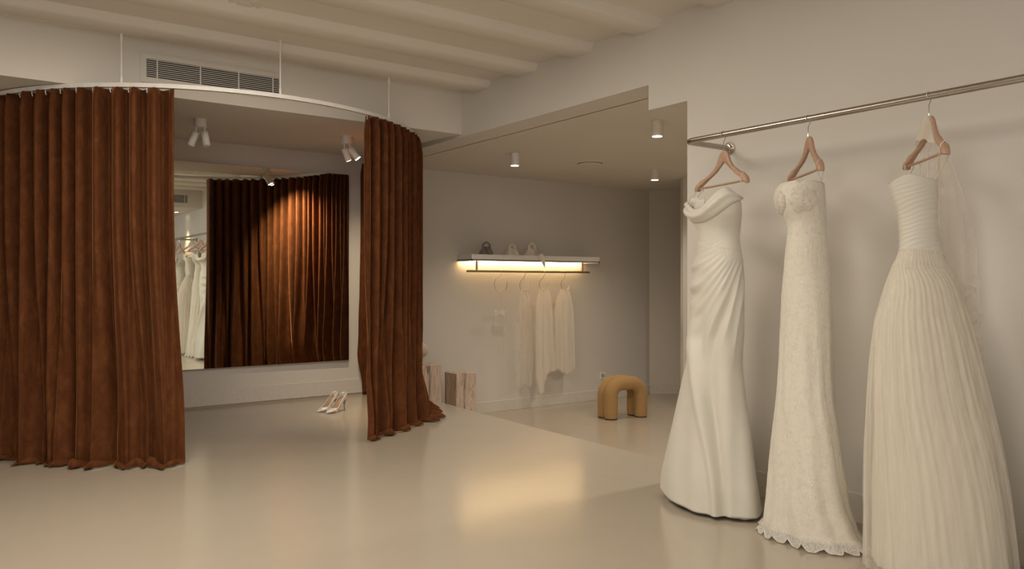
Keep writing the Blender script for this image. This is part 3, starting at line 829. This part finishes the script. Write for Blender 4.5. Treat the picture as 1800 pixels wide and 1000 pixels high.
bm = BM(); tube(bm, [(XR - 0.004, 0.42, RZ), (RXX, 0.42, RZ)], 0.0135, 16); tube(bm, [(RXX, 0.42, RZ), (RXX, 0.42, 1.68)], 0.0135, 16); emit('bracket', bm, M['steel'], rail)

# ================================================================== HANGERS
def hanger_axes(phi_deg):
    """far direction of the hanger's long axis, as an angle right of the camera's forward"""
    a = math.radians(phi_deg); far = Vector((math.sin(TH + a), math.cos(TH + a), 0)); near = -far
    front = Vector((-far.y, far.x, 0))
    return near, front
def make_hanger(label, y, phi, scale=1.0):
    near, front = hanger_axes(phi)
    base = Vector((RXX, y, RZ + 0.0155))
    t = thing('clothes_hanger', label, 'hanger', base, 'wooden hangers on the steel rail')
    top = 0.098 * -1
    Wp = lambda a, n, z: base + near * a + front * n + Vector((0, 0, z))
    outer = [(0, 0.002), (0.014, 0.000), (0.028, -0.010), (0.039, -0.030), (0.051, -0.056), (0.075, -0.082), (0.12, -0.108), (0.165, -0.128), (0.172, -0.127), (0.178, -0.133), (0.205, -0.150), (0.216, -0.166), (0.217, -0.182), (0.205, -0.184)]
    inner = [(0.192, -0.176), (0.176, -0.163), (0.15, -0.148), (0.10, -0.122), (0.055, -0.094), (0.022, -0.068), (0, -0.052)]
    half = outer + inner
    bm = BM()
    def curve(a): return 0.018 * (abs(a) / 0.2) ** 2 - 0.006
    front_v, back_v = {}, {}
    # build strips between outer and inner contours for both halves
    oo = [outer[0]]; 
    def samp(poly, k):
        n = len(poly) - 1; x = k * n; i = min(int(x), n - 1); f = x - i
        return lerp(poly[i][0], poly[i + 1][0], f), lerp(poly[i][1], poly[i + 1][1], f)
    inn = inner[::-1]
    K = 26; secs = []
    for sgn in (-1, 1):
        seq = []
        for i in range(K + 1):
            k = i / K
            ao, zo = samp(outer, k); ai, zi = samp(inn, k)
            seq.append((sgn * ao, zo, sgn * ai, zi))
        secs.append(seq)
    allsec = secs[0][::-1] + secs[1][1:]
    rows = []
    for ao, zo, ai, zi in allsec:
        th = 0.009 + 0.004 * clamp((abs(ao) - 0.13) / 0.07)
        c = curve(ao)
        row = []
        for (ka, kt) in ((0, 0.6), (0.12, 1), (0.5, 1.08), (0.88, 1), (1, 0.6), (1, -0.6), (0.88, -1), (0.5, -1.08), (0.12, -1), (0, -0.6)):
            row.append(Wp(lerp(ao, ai, ka), c + th * kt, lerp(zo, zi, ka) + top))
        rows.append(row)
    vs = grid(bm, rows, True); bm.faces.new(vs[0][::-1]); bm.faces.new(vs[-1])
    emit('shoulder_bar', bm, M['wood'], t, auto=50)
    bm = BM(); tube(bm, [Wp(-0.196, 0.014, top - 0.170), Wp(-0.1, 0.010, top - 0.170), Wp(0.1, 0.010, top - 0.170), Wp(0.196, 0.014, top - 0.170)], 0.0055, 12)
    emit('trouser_bar', bm, M['wood'], t)
    pts = []
    for i in range(13):
        a = math.radians(205 - i * 18.5); pts.append(base + Vector((0.0175 * -math.cos(a) if False else 0, 0, 0)) + Vector((-1, 0, 0)) * (0.0170 * math.cos(a)) * -1 + Vector((0, 0, 0.0170 * math.sin(a) - 0.0145)))
    pts = pts  # crook across the rail
    end = base + Vector((0, 0, top + 0.002))
    pts.append(base + Vector((pts[-1].x - base.x, 0, -0.032)) * 1.0)
    pts.append(base + Vector(((pts[-1].x - base.x) * 0.15, 0, -0.052)))
    pts.append(end)
    bm = BM(); tube(bm, pts, 0.0021, 8); emit('hook', bm, M['chrome'], t)
    return t, near, front, base
H = []
hl = ['wooden hanger holding the satin gown, first on the rail beside the doorway',
      'wooden hanger holding the sequinned lace gown, middle of the rail',
      'wooden hanger with a veil over its top, holding the tulle ball gown']
for lab, y, phi in ((hl[0], 2.615, -20.8), (hl[1], 2.135, 1.6), (hl[2], 1.592, 7.6)):
    H.append(make_hanger(lab, y, phi))

# ================================================================== GOWNS
class Gown:
    """body of revolution-like rings; the silhouette width is measured at heights y (photo rows), turned by beta from the view line"""
    def __init__(s, rows, Dtab, Btab, betatab):
        # rows: (y, left px, right px)
        s.rows = sorted(rows); s.L = [(a, b) for a, b, c in s.rows]; s.R = [(a, c) for a, b, c in s.rows]
        s.D, s.B, s.be = Dtab, Btab, betatab
    def y_of(s, z):
        y = 600.0
        for _ in range(12): y = CY - (z - CAM_H) * F_PX / interp(s.D, y)
        return y
    def z_of(s, y): return CAM_H + (CY - y) / F_PX * interp(s.D, y)
    def ring(s, y, w=7):
        l = smooth_interp(s.L, y, w); r = smooth_interp(s.R, y, w); D = smooth_interp(s.D, y, 12)
        mid = 0.5 * (l + r); rd = ray(mid, CY); C = Vector((rd.x * D, rd.y * D))
        hw = 0.5 * (r - l) / F_PX * D * math.cos(math.atan((mid - CX) / F_PX))
        rho = math.atan((mid - CX) / F_PX); be = math.radians(smooth_interp(s.be, y, 12)); B = smooth_interp(s.B, y, 12)
        B = min(B, 0.93 * hw / max(0.2, math.cos(be)))
        A = math.sqrt(max(1e-6, hw * hw - (B * math.cos(be)) ** 2)) / math.sin(be)
        g = TH + rho - be
        near = -Vector((math.sin(g), math.cos(g))); front = Vector((-math.cos(g), math.sin(g)))
        return C, near, front, A, B, be
    def pt(s, phi, y, off=0.0, z=None):
        C, na, fr, A, B, be = s.ring(y)
        c, sn = math.cos(phi), math.sin(phi)
        p = C + na * (A * c) + fr * (B * sn)
        nrm = (na * (c / max(A, .02)) + fr * (sn / max(B, .02))).normalized()
        p = p + nrm * off
        return Vector((p.x, p.y, s.z_of(y) if z is None else z)), nrm
    def phi_of(s, px, y):
        C, na, fr, A, B, be = s.ring(y)
        l = interp(s.L, y); r = interp(s.R, y)
        x = clamp((px - 0.5 * (l + r)) / (0.5 * (r - l)), -0.995, 0.995)
        dlt = math.atan2(B * math.cos(be), A * math.sin(be))
        return math.acos(x) - dlt * -1 if False else math.acos(x) - dlt
    def facing(s, phi, y):
        C, na, fr, A, B, be = s.ring(y)
        return math.sin(phi + math.atan2(B * math.cos(be), A * math.sin(be)))
    def shell(s, ytop, ybot, disp, NU=160, NV=100, a0=0.0, a1=2 * PI, pw=1.0, zfun=None):
        rows = []; wrap = abs(a1 - a0 - 2 * PI) < 1e-6
        n = NU if wrap else NU + 1
        for i in range(NV + 1):
            v = (i / NV) ** pw; row = []
            for j in range(n):
                ph = a0 + (a1 - a0) * j / NU
                y = lerp(ytop(ph), ybot(ph), v)
                p, nn = s.pt(ph, y, disp(ph, y))
                if zfun: p.z = zfun(ph, y, p.z)
                row.append(p)
            rows.append(row)
        bm = BM(); grid(bm, rows, wrap); return bm

def strap_loops(gown, root, specs, mat, r=0.0016):
    for pts in specs:
        bm = BM(); tube(bm, pts, r, 6); emit('hanger_loop', bm, mat, root)

# --- gown one: draped satin, cowl neckline
g1 = Gown([(332, 1212, 1290), (345, 1208, 1298), (362, 1205.5, 1302), (382, 1210, 1303), (392, 1219, 1302), (405, 1227, 1301), (420, 1228, 1299), (444, 1221, 1302), (460, 1216, 1305), (480, 1214, 1307), (520, 1213, 1307.5),
           (560, 1213, 1307.5), (590, 1213, 1307), (610, 1209, 1305), (640, 1205, 1304), (670, 1198, 1307), (700, 1192, 1310), (760, 1180, 1319), (813, 1169, 1326), (843, 1162.5, 1331), (900, 1158, 1340)],
          [(330, 4.0), (600, 4.02), (900, 4.08)],
          [(330, 0.085), (380, 0.105), (425, 0.085), (480, 0.105), (600, 0.10), (700, 0.12), (900, 0.20)],
          [(330, 36), (600, 40), (900, 42)])
def fan(x, y, cx, cy, n, seed):
    """ridges radiating from a gather point"""
    a = math.atan2(y - cy, x - cx); d = math.hypot(x - cx, y - cy)
    return math.sin(a * n + 1.4 * nz(d * 0.01, a, seed)), d
def px_of(g, ph, y):
    C, na, fr, A, B, be = g.ring(y)
    p = C + na * (A * math.cos(ph)) + fr * (B * math.sin(ph))
    r = p.x * CT - p.y * ST; w = p.x * ST + p.y * CT
    return CX + F_PX * r / w
def front_mask(ph, y): return sstep(-0.1, 0.3, g1.facing(ph, y))
def disp1(ph, y):
    x = px_of(g1, ph, y); m = front_mask(ph, y); d = 0.0
    if 415 < y < 720:
        w = sstep(418, 445, y) * (1 - sstep(560, 700, y))
        # gathers fanning from the right waist down to the left hip
        dx, dy = 1316 - x, y - 412
        ang = math.atan2(dy, max(1.0, dx)); dd_ = math.hypot(dx, dy)
        sn = math.sin(ang * 27 + 0.010 * dd_ + 1.6 * nz(ang * 3.0, dd_ * 0.008, 1))
        d += 0.0085 * m * (0.5 - abs(sn) ** 0.9) * sstep(15, 75, dd_) * (1 - sstep(150, 260, dd_)) * sstep(420, 450, y)
        # crumpled bunch on the left hip
        bun = math.exp(-((x - 1216) / 16) ** 2 - ((y - 500) / 55) ** 2)
        d += m * bun * 0.012 * math.sin(y * 0.17 + x * 0.05)
    # long drapes falling from the left hip to the hem
    w = sstep(500, 620, y)
    f1 = x - lerp(1214, 1226, sstep(600, 860, y)) - 26 * sstep(560, 900, y) * 1.2
    d += m * w * (0.022 * math.exp(-((f1) / 9) ** 2) - 0.020 * math.exp(-((f1 - 16) / 9) ** 2))
    f2 = x - lerp(1276, 1236, sstep(470, 640, y)) - 20 * sstep(640, 880, y)
    d += m * sstep(450, 560, y) * (0.010 * math.exp(-(f2 / 8) ** 2) - 0.010 * math.exp(-((f2 - 13) / 9) ** 2)) * (1 - 0.4 * sstep(700, 880, y))
    f3 = x - lerp(1290, 1262, sstep(500, 700, y))
    d += m * sstep(520, 600, y) * 0.006 * math.sin((x - 1262) * 0.13) 
    d += 0.012 * sstep(640, 880, y) * math.sin(ph * 5 + 0.7) * (1 - m * 0.6)
    d += 0.0015 * nz(x * 0.05, y * 0.03, 5)
    return d
def top1(ph):  # neckline row by angle: peak over the right bust, low at the left
    x = px_of(g1, ph, 370)
    if g1.facing(ph, 370) > -0.05:
        return interp([(1204, 368), (1215, 377), (1230, 374), (1245, 358), (1260, 344), (1274, 336), (1285, 341), (1296, 352), (1303, 360)], x)
    return interp([(1204, 362), (1250, 372), (1303, 356)], x)
hem1 = [(1160, 860), (1172, 862), (1188, 864), (1204, 872), (1220, 881), (1239, 890), (1258, 898), (1276, 903), (1290, 907), (1312, 906.5), (1340, 903)]
def bot1(ph):
    # hem height just off the floor all round; front rows measured
    C, na, fr, A, B, be = g1.ring(880)
    p = C + na * (A * math.cos(ph)) + fr * (B * math.sin(ph))
    w = p.x * ST + p.y * CT
    D = smooth_interp(g1.D, 880, 12)
    return 880
GW = 432
root1 = thing('wedding_gown', 'ivory satin gown with cowl neckline and draped hip, nearest the doorway', 'dress', (3.2, 2.615, 0), 'wedding gowns on the rail')
bm = g1.shell(top1, lambda ph: GW + 10 * math.cos(ph), disp1, 150, 40)
bod1 = emit('bodice', bm, M['satin'], root1, solid=0.003, auto=180)
ZH1 = 0.035
def zf1(ph, y, z):
    # lift the lowest rows to the true hem height
    k = sstep(640, 900, y)
    return z
z900 = g1.z_of(896)
def zfun1(ph, y, z): return lerp(z, ZH1 + (z - z900), 1.0) if False else max(z, 0.02)
bm = g1.shell(lambda ph: GW - 3 + 10 * math.cos(ph), lambda ph: 880 + 7 * math.cos(ph), lambda ph, y: disp1(ph, y) + 0.0015 * (1 - sstep(GW, GW + 30, y)), 220, 120, zfun=zfun1)
emit('skirt', bm, M['satin'], root1, solid=0.002, auto=180)
# cowl: soft folded band across the bust
up_e = [(1206, 350), (1212, 358), (1222, 368), (1236, 366), (1250, 351), (1262, 340), (1274, 334), (1286, 342), (1299, 352)]
lo_e = [(1205, 372), (1211, 384), (1223, 391), (1240, 391), (1256, 384), (1270, 375), (1282, 366), (1293, 360), (1300, 356)]
rows = []
NB = 48
def poly_at(e, k):
    x = k * (len(e) - 1); i = min(int(x), len(e) - 2); f = x - i
    p0 = e[max(i - 1, 0)]; p1 = e[i]; p2 = e[i + 1]; p3 = e[min(i + 2, len(e) - 1)]
    return tuple(0.5 * ((2 * b) + (-a + c) * f + (2 * a - 5 * b + 4 * c - d) * f * f + (-a + 3 * b - 3 * c + d) * f ** 3) for a, b, c, d in zip(p0, p1, p2, p3))
for i in range(NB + 1):
    k = i / NB; ux, uy = poly_at(up_e, k); lx, ly = poly_at(lo_e, k); row = []
    for j in range(17):
        w = j / 16; x = lerp(ux, lx, w); y = lerp(uy, ly, w)
        thick = 0.026 * math.sin(PI * min(1, w * 1.02)) ** 0.7 * (0.25 + 0.75 * math.sin(PI * clamp(k * 0.92 + 0.06)))
        thick += 0.006 * math.sin(w * 11 + k * 4.5) * math.sin(PI * w) + 0.004
        ph = g1.phi_of(x, y); p, nn = g1.pt(ph, y, thick); row.append(p)
    rows.append(row)
bm = BM(); grid(bm, rows); emit('cowl_neckline', bm, M['satin'], root1, solid=0.003, auto=180)
# off-shoulder fold standing up at the far side
rows = []
for i in range(13):
    k = i / 12
    rows.append([g1.pt(g1.phi_of(lerp(1207.5, 1232, k), 352) , lerp(lerp(343, 352, k) + 3 * math.sin(k * 12), 374, j / 8), -0.012 - 0.02 * k + 0.006 * math.sin(k * 14 + j * .4))[0] for j in range(9)])
bm = BM(); grid(bm, rows); emit('shoulder_drape', bm, M['satin'], root1, solid=0.003, auto=180)
rows = []
bm = g1.shell(lambda ph: 840, lambda ph: 884 + 3 * math.sin(ph * 7), lambda ph, y: -0.035 + 0.012 * math.sin(ph * 9), 120, 8, zfun=lambda ph, y, z: max(z - 0.0, 0.006))
emit('underskirt', bm, M['tulle_dense'], root1, auto=180)
def hg(i, a, z, n=0.02):
    t, near, front, base = H[i]; return base + near * a + front * n + Vector((0, 0, z))
def loops(i, root, g, ends, mat, r):
    for (a, px, py, dx) in ends:
        sg = 1 if a > 0 else -1
        q = g.pt(g.phi_of(px, py), py, 0.0)[0]; q2 = g.pt(g.phi_of(px + dx, py), py, 0.0)[0]
        topz = -0.098 - 0.138
        crest = hg(i, a, topz + 0.012, 0.010)
        pts = [q, hg(i, a, topz - 0.03, 0.026), hg(i, a, topz - 0.004, 0.024), crest, hg(i, a, topz - 0.004, -0.006), hg(i, a + 0.004, topz - 0.04, -0.006), q2]
        bm = BM(); tube(bm, pts, r, 6); emit('hanger_loop', bm, mat, root)
loops(0, root1, g1, [(0.178, 1298, 355, -2), (-0.186, 1212, 358, 2)], M['strap'], 0.0016)

# --- gown two: sequinned lace sheath
g2 = Gown([(318, 1367, 1447), (326, 1365, 1448.5), (345, 1360, 1450), (358, 1361, 1451), (370, 1368, 1452), (388, 1383, 1452), (400, 1385, 1452), (420, 1384, 1453), (440, 1381, 1455), (470, 1379, 1459), (517, 1374, 1460.5), (592, 1371, 1463),
           (646, 1369, 1464), (700, 1365, 1466), (760, 1358, 1473), (796, 1354, 1478), (838, 1350, 1485.6), (878, 1347, 1491), (903, 1344, 1500), (924, 1341, 1507), (935, 1340, 1518), (950, 1339, 1527), (975, 1338, 1540)],
          [(318, 3.62), (600, 3.60), (960, 3.56)],
          [(318, 0.100), (355, 0.115), (400, 0.085), (470, 0.10), (600, 0.105), (760, 0.12), (900, 0.15), (975, 0.17)],
          [(318, 22), (450, 24), (700, 34), (900, 52), (975, 60)])
root2 = thing('wedding_gown', 'strapless ivory lace gown scattered with silver sequins, middle of the rail', 'dress', (3.2, 2.135, 0), 'wedding gowns on the rail')
def disp2(ph, y):
    d = 0.0025 * math.sin(ph * 11 + 2 * nz(ph, y * 0.01, 2)) * sstep(420, 700, y) * (1 + 1.6 * sstep(780, 950, y))
    d += 0.008 * math.sin(ph * 6 + 1) * sstep(820, 960, y)
    return d + 0.0015 * nz(ph * 9, y * 0.08, 4)
def top2(ph):
    x = px_of(g2, ph, 335)
    if g2.facing(ph, 335) > -0.05: return interp([(1363, 331), (1370, 324), (1385, 322), (1398, 320.5), (1406, 325.5), (1414, 321.5), (1430, 321), (1448, 324)], x)
    return 327
bm = g2.shell(top2, lambda ph: 413 + 1.5 * math.sin(ph * 9), disp2, 150, 34); emit('bodice', bm, M['lace'], root2, solid=0.003, auto=180)
# bust cups of bare lace over nude mesh
for (cxp, cyp, rx_, ry_) in ((1412, 351, 25, 25), (1373, 357, 8, 23)):
    rows = []
    for i in range(15):
        rr = i / 14
        rows.append([g2.pt(g2.phi_of(cxp + rx_ * rr * math.cos(a), cyp + ry_ * rr * math.sin(a) * (1.05 if math.sin(a) > 0 else 0.85)), cyp + ry_ * rr * math.sin(a) * (1.05 if math.sin(a) > 0 else 0.85), 0.0045 + 0.006 * (1 - rr ** 2))[0] for a in (2 * PI * k / 48 for k in range(48))])
    for ring_ in rows:
        c_ = rows[0][0]
        for k_ in range(48): ring_[k_] = c_ + (ring_[k_] - c_) * (0.94 + 0.07 * math.sin(k_ * PI * 2 * 7 / 48) + 0.05 * math.sin(k_ * PI * 2 * 3 / 48 + 1))
    bm = BM(); grid(bm, rows, True); emit('lace_cup', bm, M['lace_cup'], root2, auto=180, label='sheer nude lace cup')
bm = g2.shell(lambda ph: 411 + 1.5 * math.sin(ph * 9), lambda ph: 932, lambda ph, y: disp2(ph, y) + 0.002, 220, 110, zfun=lambda ph, y, z: max(z, 0.012)); emit('skirt', bm, M['lace'], root2, solid=0.002, auto=180)
def scal(ph): return abs(math.sin(ph * 10 + 0.5 * math.sin(ph * 3)))
bm = g2.shell(lambda ph: 922, lambda ph: 935 + 9 * scal(ph) ** 0.7 + 2 * math.sin(ph * 23) , lambda ph, y: 0.004 + disp2(ph, y) + 0.03 * sstep(922, 946, y), 300, 14, zfun=lambda ph, y, z: max(z, 0.006 + 0.004 * abs(math.sin(ph * 40)))); emit('scalloped_hem', bm, M['fringe'], root2, auto=180)
bm = BM(); pts = []
for k in range(401):
    ph = 2 * PI * k / 400; y = 935 + 9 * scal(ph) ** 0.7 + 2 * math.sin(ph * 23)
    p, nn = g2.pt(ph, y, 0.005 + disp2(ph, y) + 0.03 * sstep(922, 946, y)); p.z = max(p.z, 0.006); pts.append(p)
tube(bm, pts, 0.0026, 6, caps=False); emit('corded_edge', bm, M['satin'], root2)
rnd = random.Random(5)
bm = BM()
seq = [(1391, 345), (1372, 372), (1442, 362), (1447, 366), (1445, 380), (1442, 384), (1437, 392), (1440, 405), (1449, 404), (1417, 440), (1443, 446), (1448, 439), (1418, 478), (1410, 495), (1402, 536), (1409, 536), (1421, 548), (1446, 552), (1384, 585), (1381, 597), (1376, 638),
       (1399, 704), (1446, 700), (1443, 725), (1444, 738), (1456, 716), (1424, 832), (1427, 836), (1416, 849), (1435, 849), (1425, 857), (1370, 858), (1467, 842), (1384, 576), (1430, 470), (1405, 620), (1452, 640), (1390, 760), (1460, 770), (1412, 900)]
for _ in range(150):
    yy = rnd.uniform(340, 900); l = interp(g2.L, yy); r = interp(g2.R, yy); seq.append((rnd.uniform(l + 4, r - 3), yy))
for i, (x, y) in enumerate(seq):
    p, nn = g2.pt(g2.phi_of(x, y), y, 0.006); n3 = Vector((nn.x, nn.y, 0))
    tilt = Vector((rnd.uniform(-.6, .6), rnd.uniform(-.6, .6), rnd.uniform(-.3, .8))); n3 = (n3 + tilt * 0.6).normalized()
    a = n3.orthogonal().normalized(); b = n3.cross(a); R = 0.0031 if i < 40 else 0.0016
    c = p + Vector((nn.x, nn.y, 0)) * 0.002
    bm.faces.new([bm.verts.new(c + (a * math.cos(k * PI / 3) + b * math.sin(k * PI / 3)) * R) for k in range(6)])
so = emit('sequins', bm, M['sequin'], root2, smooth=False, solid=0.0006); so['kind'] = 'stuff'
loops(1, root2, g2, [(0.178, 1446, 325, -3), (-0.186, 1384, 325, 2)], M['clear'], 0.0010)

# --- gown three: pleated bodice and full tulle skirt
g3_ = Gown([(311, 1560, 1648), (323, 1562, 1648), (348, 1568, 1648), (374, 1577, 1648), (395, 1580, 1648.5), (424, 1581, 1650), (445, 1580, 1656), (467, 1569, 1669), (489, 1560, 1679), (525, 1549, 1692), (568, 1538, 1706), (640, 1530, 1723), (700, 1526, 1738),
            (784, 1520, 1756), (856, 1517, 1768), (920, 1517, 1776), (1010, 1515, 1786), (1060, 1513, 1794)],
           [(311, 3.19), (450, 3.18), (1060, 3.12)],
           [(311, 0.095), (350, 0.11), (430, 0.085), (480, 0.13), (560, 0.19), (700, 0.24), (1060, 0.27)],
           [(311, 27), (430, 27), (500, 45), (1060, 60)])
root3 = thing('wedding_gown', 'ivory ball gown with pleated strapless bodice and full tulle skirt, rightmost', 'dress', (3.2, 1.592, 0), 'wedding gowns on the rail')
def disp3b(ph, y):
    x = px_of(g3_, ph, y)
    t = y + (x - 1600) * 0.24 + 3 * nz(x * 0.03, y * 0.02, 3)
    return 0.0012 * (1 - 2 * abs(math.sin(t * 0.40 + 2.5 * nz(x * 0.02, y * 0.03, 8))) ** 0.9) * sstep(318, 330, y) * (1 - sstep(425, 445, y) * 0.6)
def top3(ph):
    x = px_of(g3_, ph, 330)
    if g3_.facing(ph, 330) > -0.05: return interp([(1560, 325), (1575, 318), (1590, 311.5), (1604, 309), (1616, 313), (1630, 317.5), (1648, 319)], x)
    return 320
bm = g3_.shell(top3, lambda ph: 447 + 7 * math.cos(ph * 1 + 2.2), disp3b, 150, 70); emit('bodice', bm, M['satin'], root3, solid=0.003, auto=180)
def disp3(amp, seed, n1=46, n2=29):
    def f(ph, y):
        w = sstep(440, 620, y)
        return amp * (0.25 + w) * (0.6 * math.sin(ph * n1 + 0.8 * nz(ph * 2, y * 0.002, seed)) + 0.7 * math.sin(ph * n2 + seed + 1.0 * nz(ph * 3, y * 0.002, seed + 2)) + 0.6 * math.sin(ph * 11 + seed)) 
    return f
top = lambda ph: 444 + 7 * math.cos(ph + 2.2)
zf = lambda zmin: (lambda ph, y, z: max(z, zmin))
for k, (off, amp, seed, mat, yb) in enumerate(((-0.050, 0.0030, 1, 'satin', 990), (-0.030, 0.0035, 4, 'tulle_dense', 994), (0.004, 0.0035, 7, 'tulle', 1004))):
    dd = disp3(amp, seed)
    bm = g3_.shell(top, lambda ph, yb=yb: yb, lambda ph, y, dd=dd, off=off: off * sstep(445, 800, y) + dd(ph, y) + 0.001 * k, 380, 60, pw=1.1, zfun=zf(0.008 + 0.004 * k))
    emit(['lining_skirt', 'gathered_tulle_layer', 'outer_tulle_layer'][k], bm, M[mat], root3, auto=180)
loops(2, root3, g3_, [(0.180, 1646, 320, -3), (-0.186, 1592, 314, 5)], M['strap'], 0.0026)

# --- veil over the third hanger, falling behind the ball gown
t3, near3, front3, base3 = H[2]
vl = thing('bridal_veil', 'sheer blush veil over the rightmost hanger, trailing behind the ball gown', 'veil', base3 + Vector((0, 0, -0.1)))
rows = []
for i in range(17):       # cap over the hanger's neck
    k = i / 16; row = []
    a0 = lerp(0.012, 0.105, k ** 0.9); z0 = -0.094 - 0.125 * k ** 1.15
    for j in range(49):
        ang = 2 * PI * j / 48; ca, sa = math.cos(ang), math.sin(ang)
        zz = z0 + 0.045 * k * (ca * -0.2) + 0.03 * k * (abs(sa)) 
        row.append(base3 + near3 * (a0 * ca * (0.82 if ca > 0 else 1.0)) + front3 * (0.004 + (0.016 + 0.014 * k) * sa) + Vector((0, 0, zz + 0.004 * math.sin(ang * 7) * k)))
    rows.append(row)
bm = BM(); grid(bm, rows, True); emit('veil_cap', bm, M['veil_dense'], vl, auto=180)
# inner drop seen through the hanger
def sheet(rowspec, Dn, Df, seed, NV=50, NU=60, amp=0.010, freq=30):
    """rowspec: (y, left px, right px) at a distance between Dn (left) and Df (right)"""
    L = [(a, b) for a, b, c in rowspec]; R = [(a, c) for a, b, c in rowspec]; y0, y1 = rowspec[0][0], rowspec[-1][0]; rows = []
    for i in range(NV + 1):
        y = lerp(y0, y1, i / NV); row = []
        for j in range(NU + 1):
            u = j / NU; l = smooth_interp(L, y, 8); r = smooth_interp(R, y, 8)
            D = lerp(Dn, Df, u) + amp * math.sin(u * freq + 2.5 * nz(u * 2, y * .006, seed)) * (0.4 + 0.6 * i / NV)
            row.append(atD(lerp(l, r, u), y, D))
        rows.append(row)
    bm = BM(); grid(bm, rows); return bm
bm = sheet([(225, 1618, 1640), (260, 1617, 1648), (300, 1616, 1655), (330, 1616, 1660)], 3.27, 3.26, 3); emit('inner_drop', bm, M['veil'], vl, auto=180)
bm = sheet([(205, 1630, 1638), (225, 1636, 1652), (258, 1648, 1662), (290, 1647, 1674), (330, 1648, 1690), (380, 1650, 1706), (430, 1655, 1716), (480, 1668, 1720), (540, 1685, 1722), (600, 1705, 1727), (650, 1722, 1733)], 3.27, 3.26, 5, 90, 60, 0.003, 18)
emit('long_drop', bm, M['veil'], vl, auto=180)
bm = sheet([(250, 1650, 1660), (290, 1650, 1672), (340, 1650, 1684), (400, 1652, 1694), (450, 1658, 1700), (520, 1678, 1704), (600, 1704, 1716)], 3.27, 3.25, 9, 70, 40, 0.003, 14)
emit('second_layer', bm, M['veil'], vl, auto=180)
edge = [(1722, 486), (1712, 497), (1717, 510), (1710, 524), (1720, 545), (1730, 556), (1722, 572), (1715, 585), (1724, 600), (1730, 610), (1724, 622), (1738, 640)]
rows = []
for i in range(67):
    x, y = poly_at(edge, i / 66); Dd = 3.25 + 0.02 * math.sin(i * 0.55)
    rows.append([atD(lerp(x - 26 + i * 0.22, x, j / 8), y + 2 * math.sin(j), Dd + 0.01 * math.sin(j + i * .3)) for j in range(9)])
bm = BM(); grid(bm, rows); emit('ruffled_edge', bm, M['veil'], vl, auto=180)

# --- fourth gown and hanger, just outside the frame, seen in the mirror
copy_tree(root1, (0.0, -1.92, 0), 'ivory satin gown seen only in the mirror, nearest the front of the rail')
copy_tree(H[0][0], (0.0, -1.92, 0), 'wooden hanger seen only in the mirror, holding the gown nearest the front')
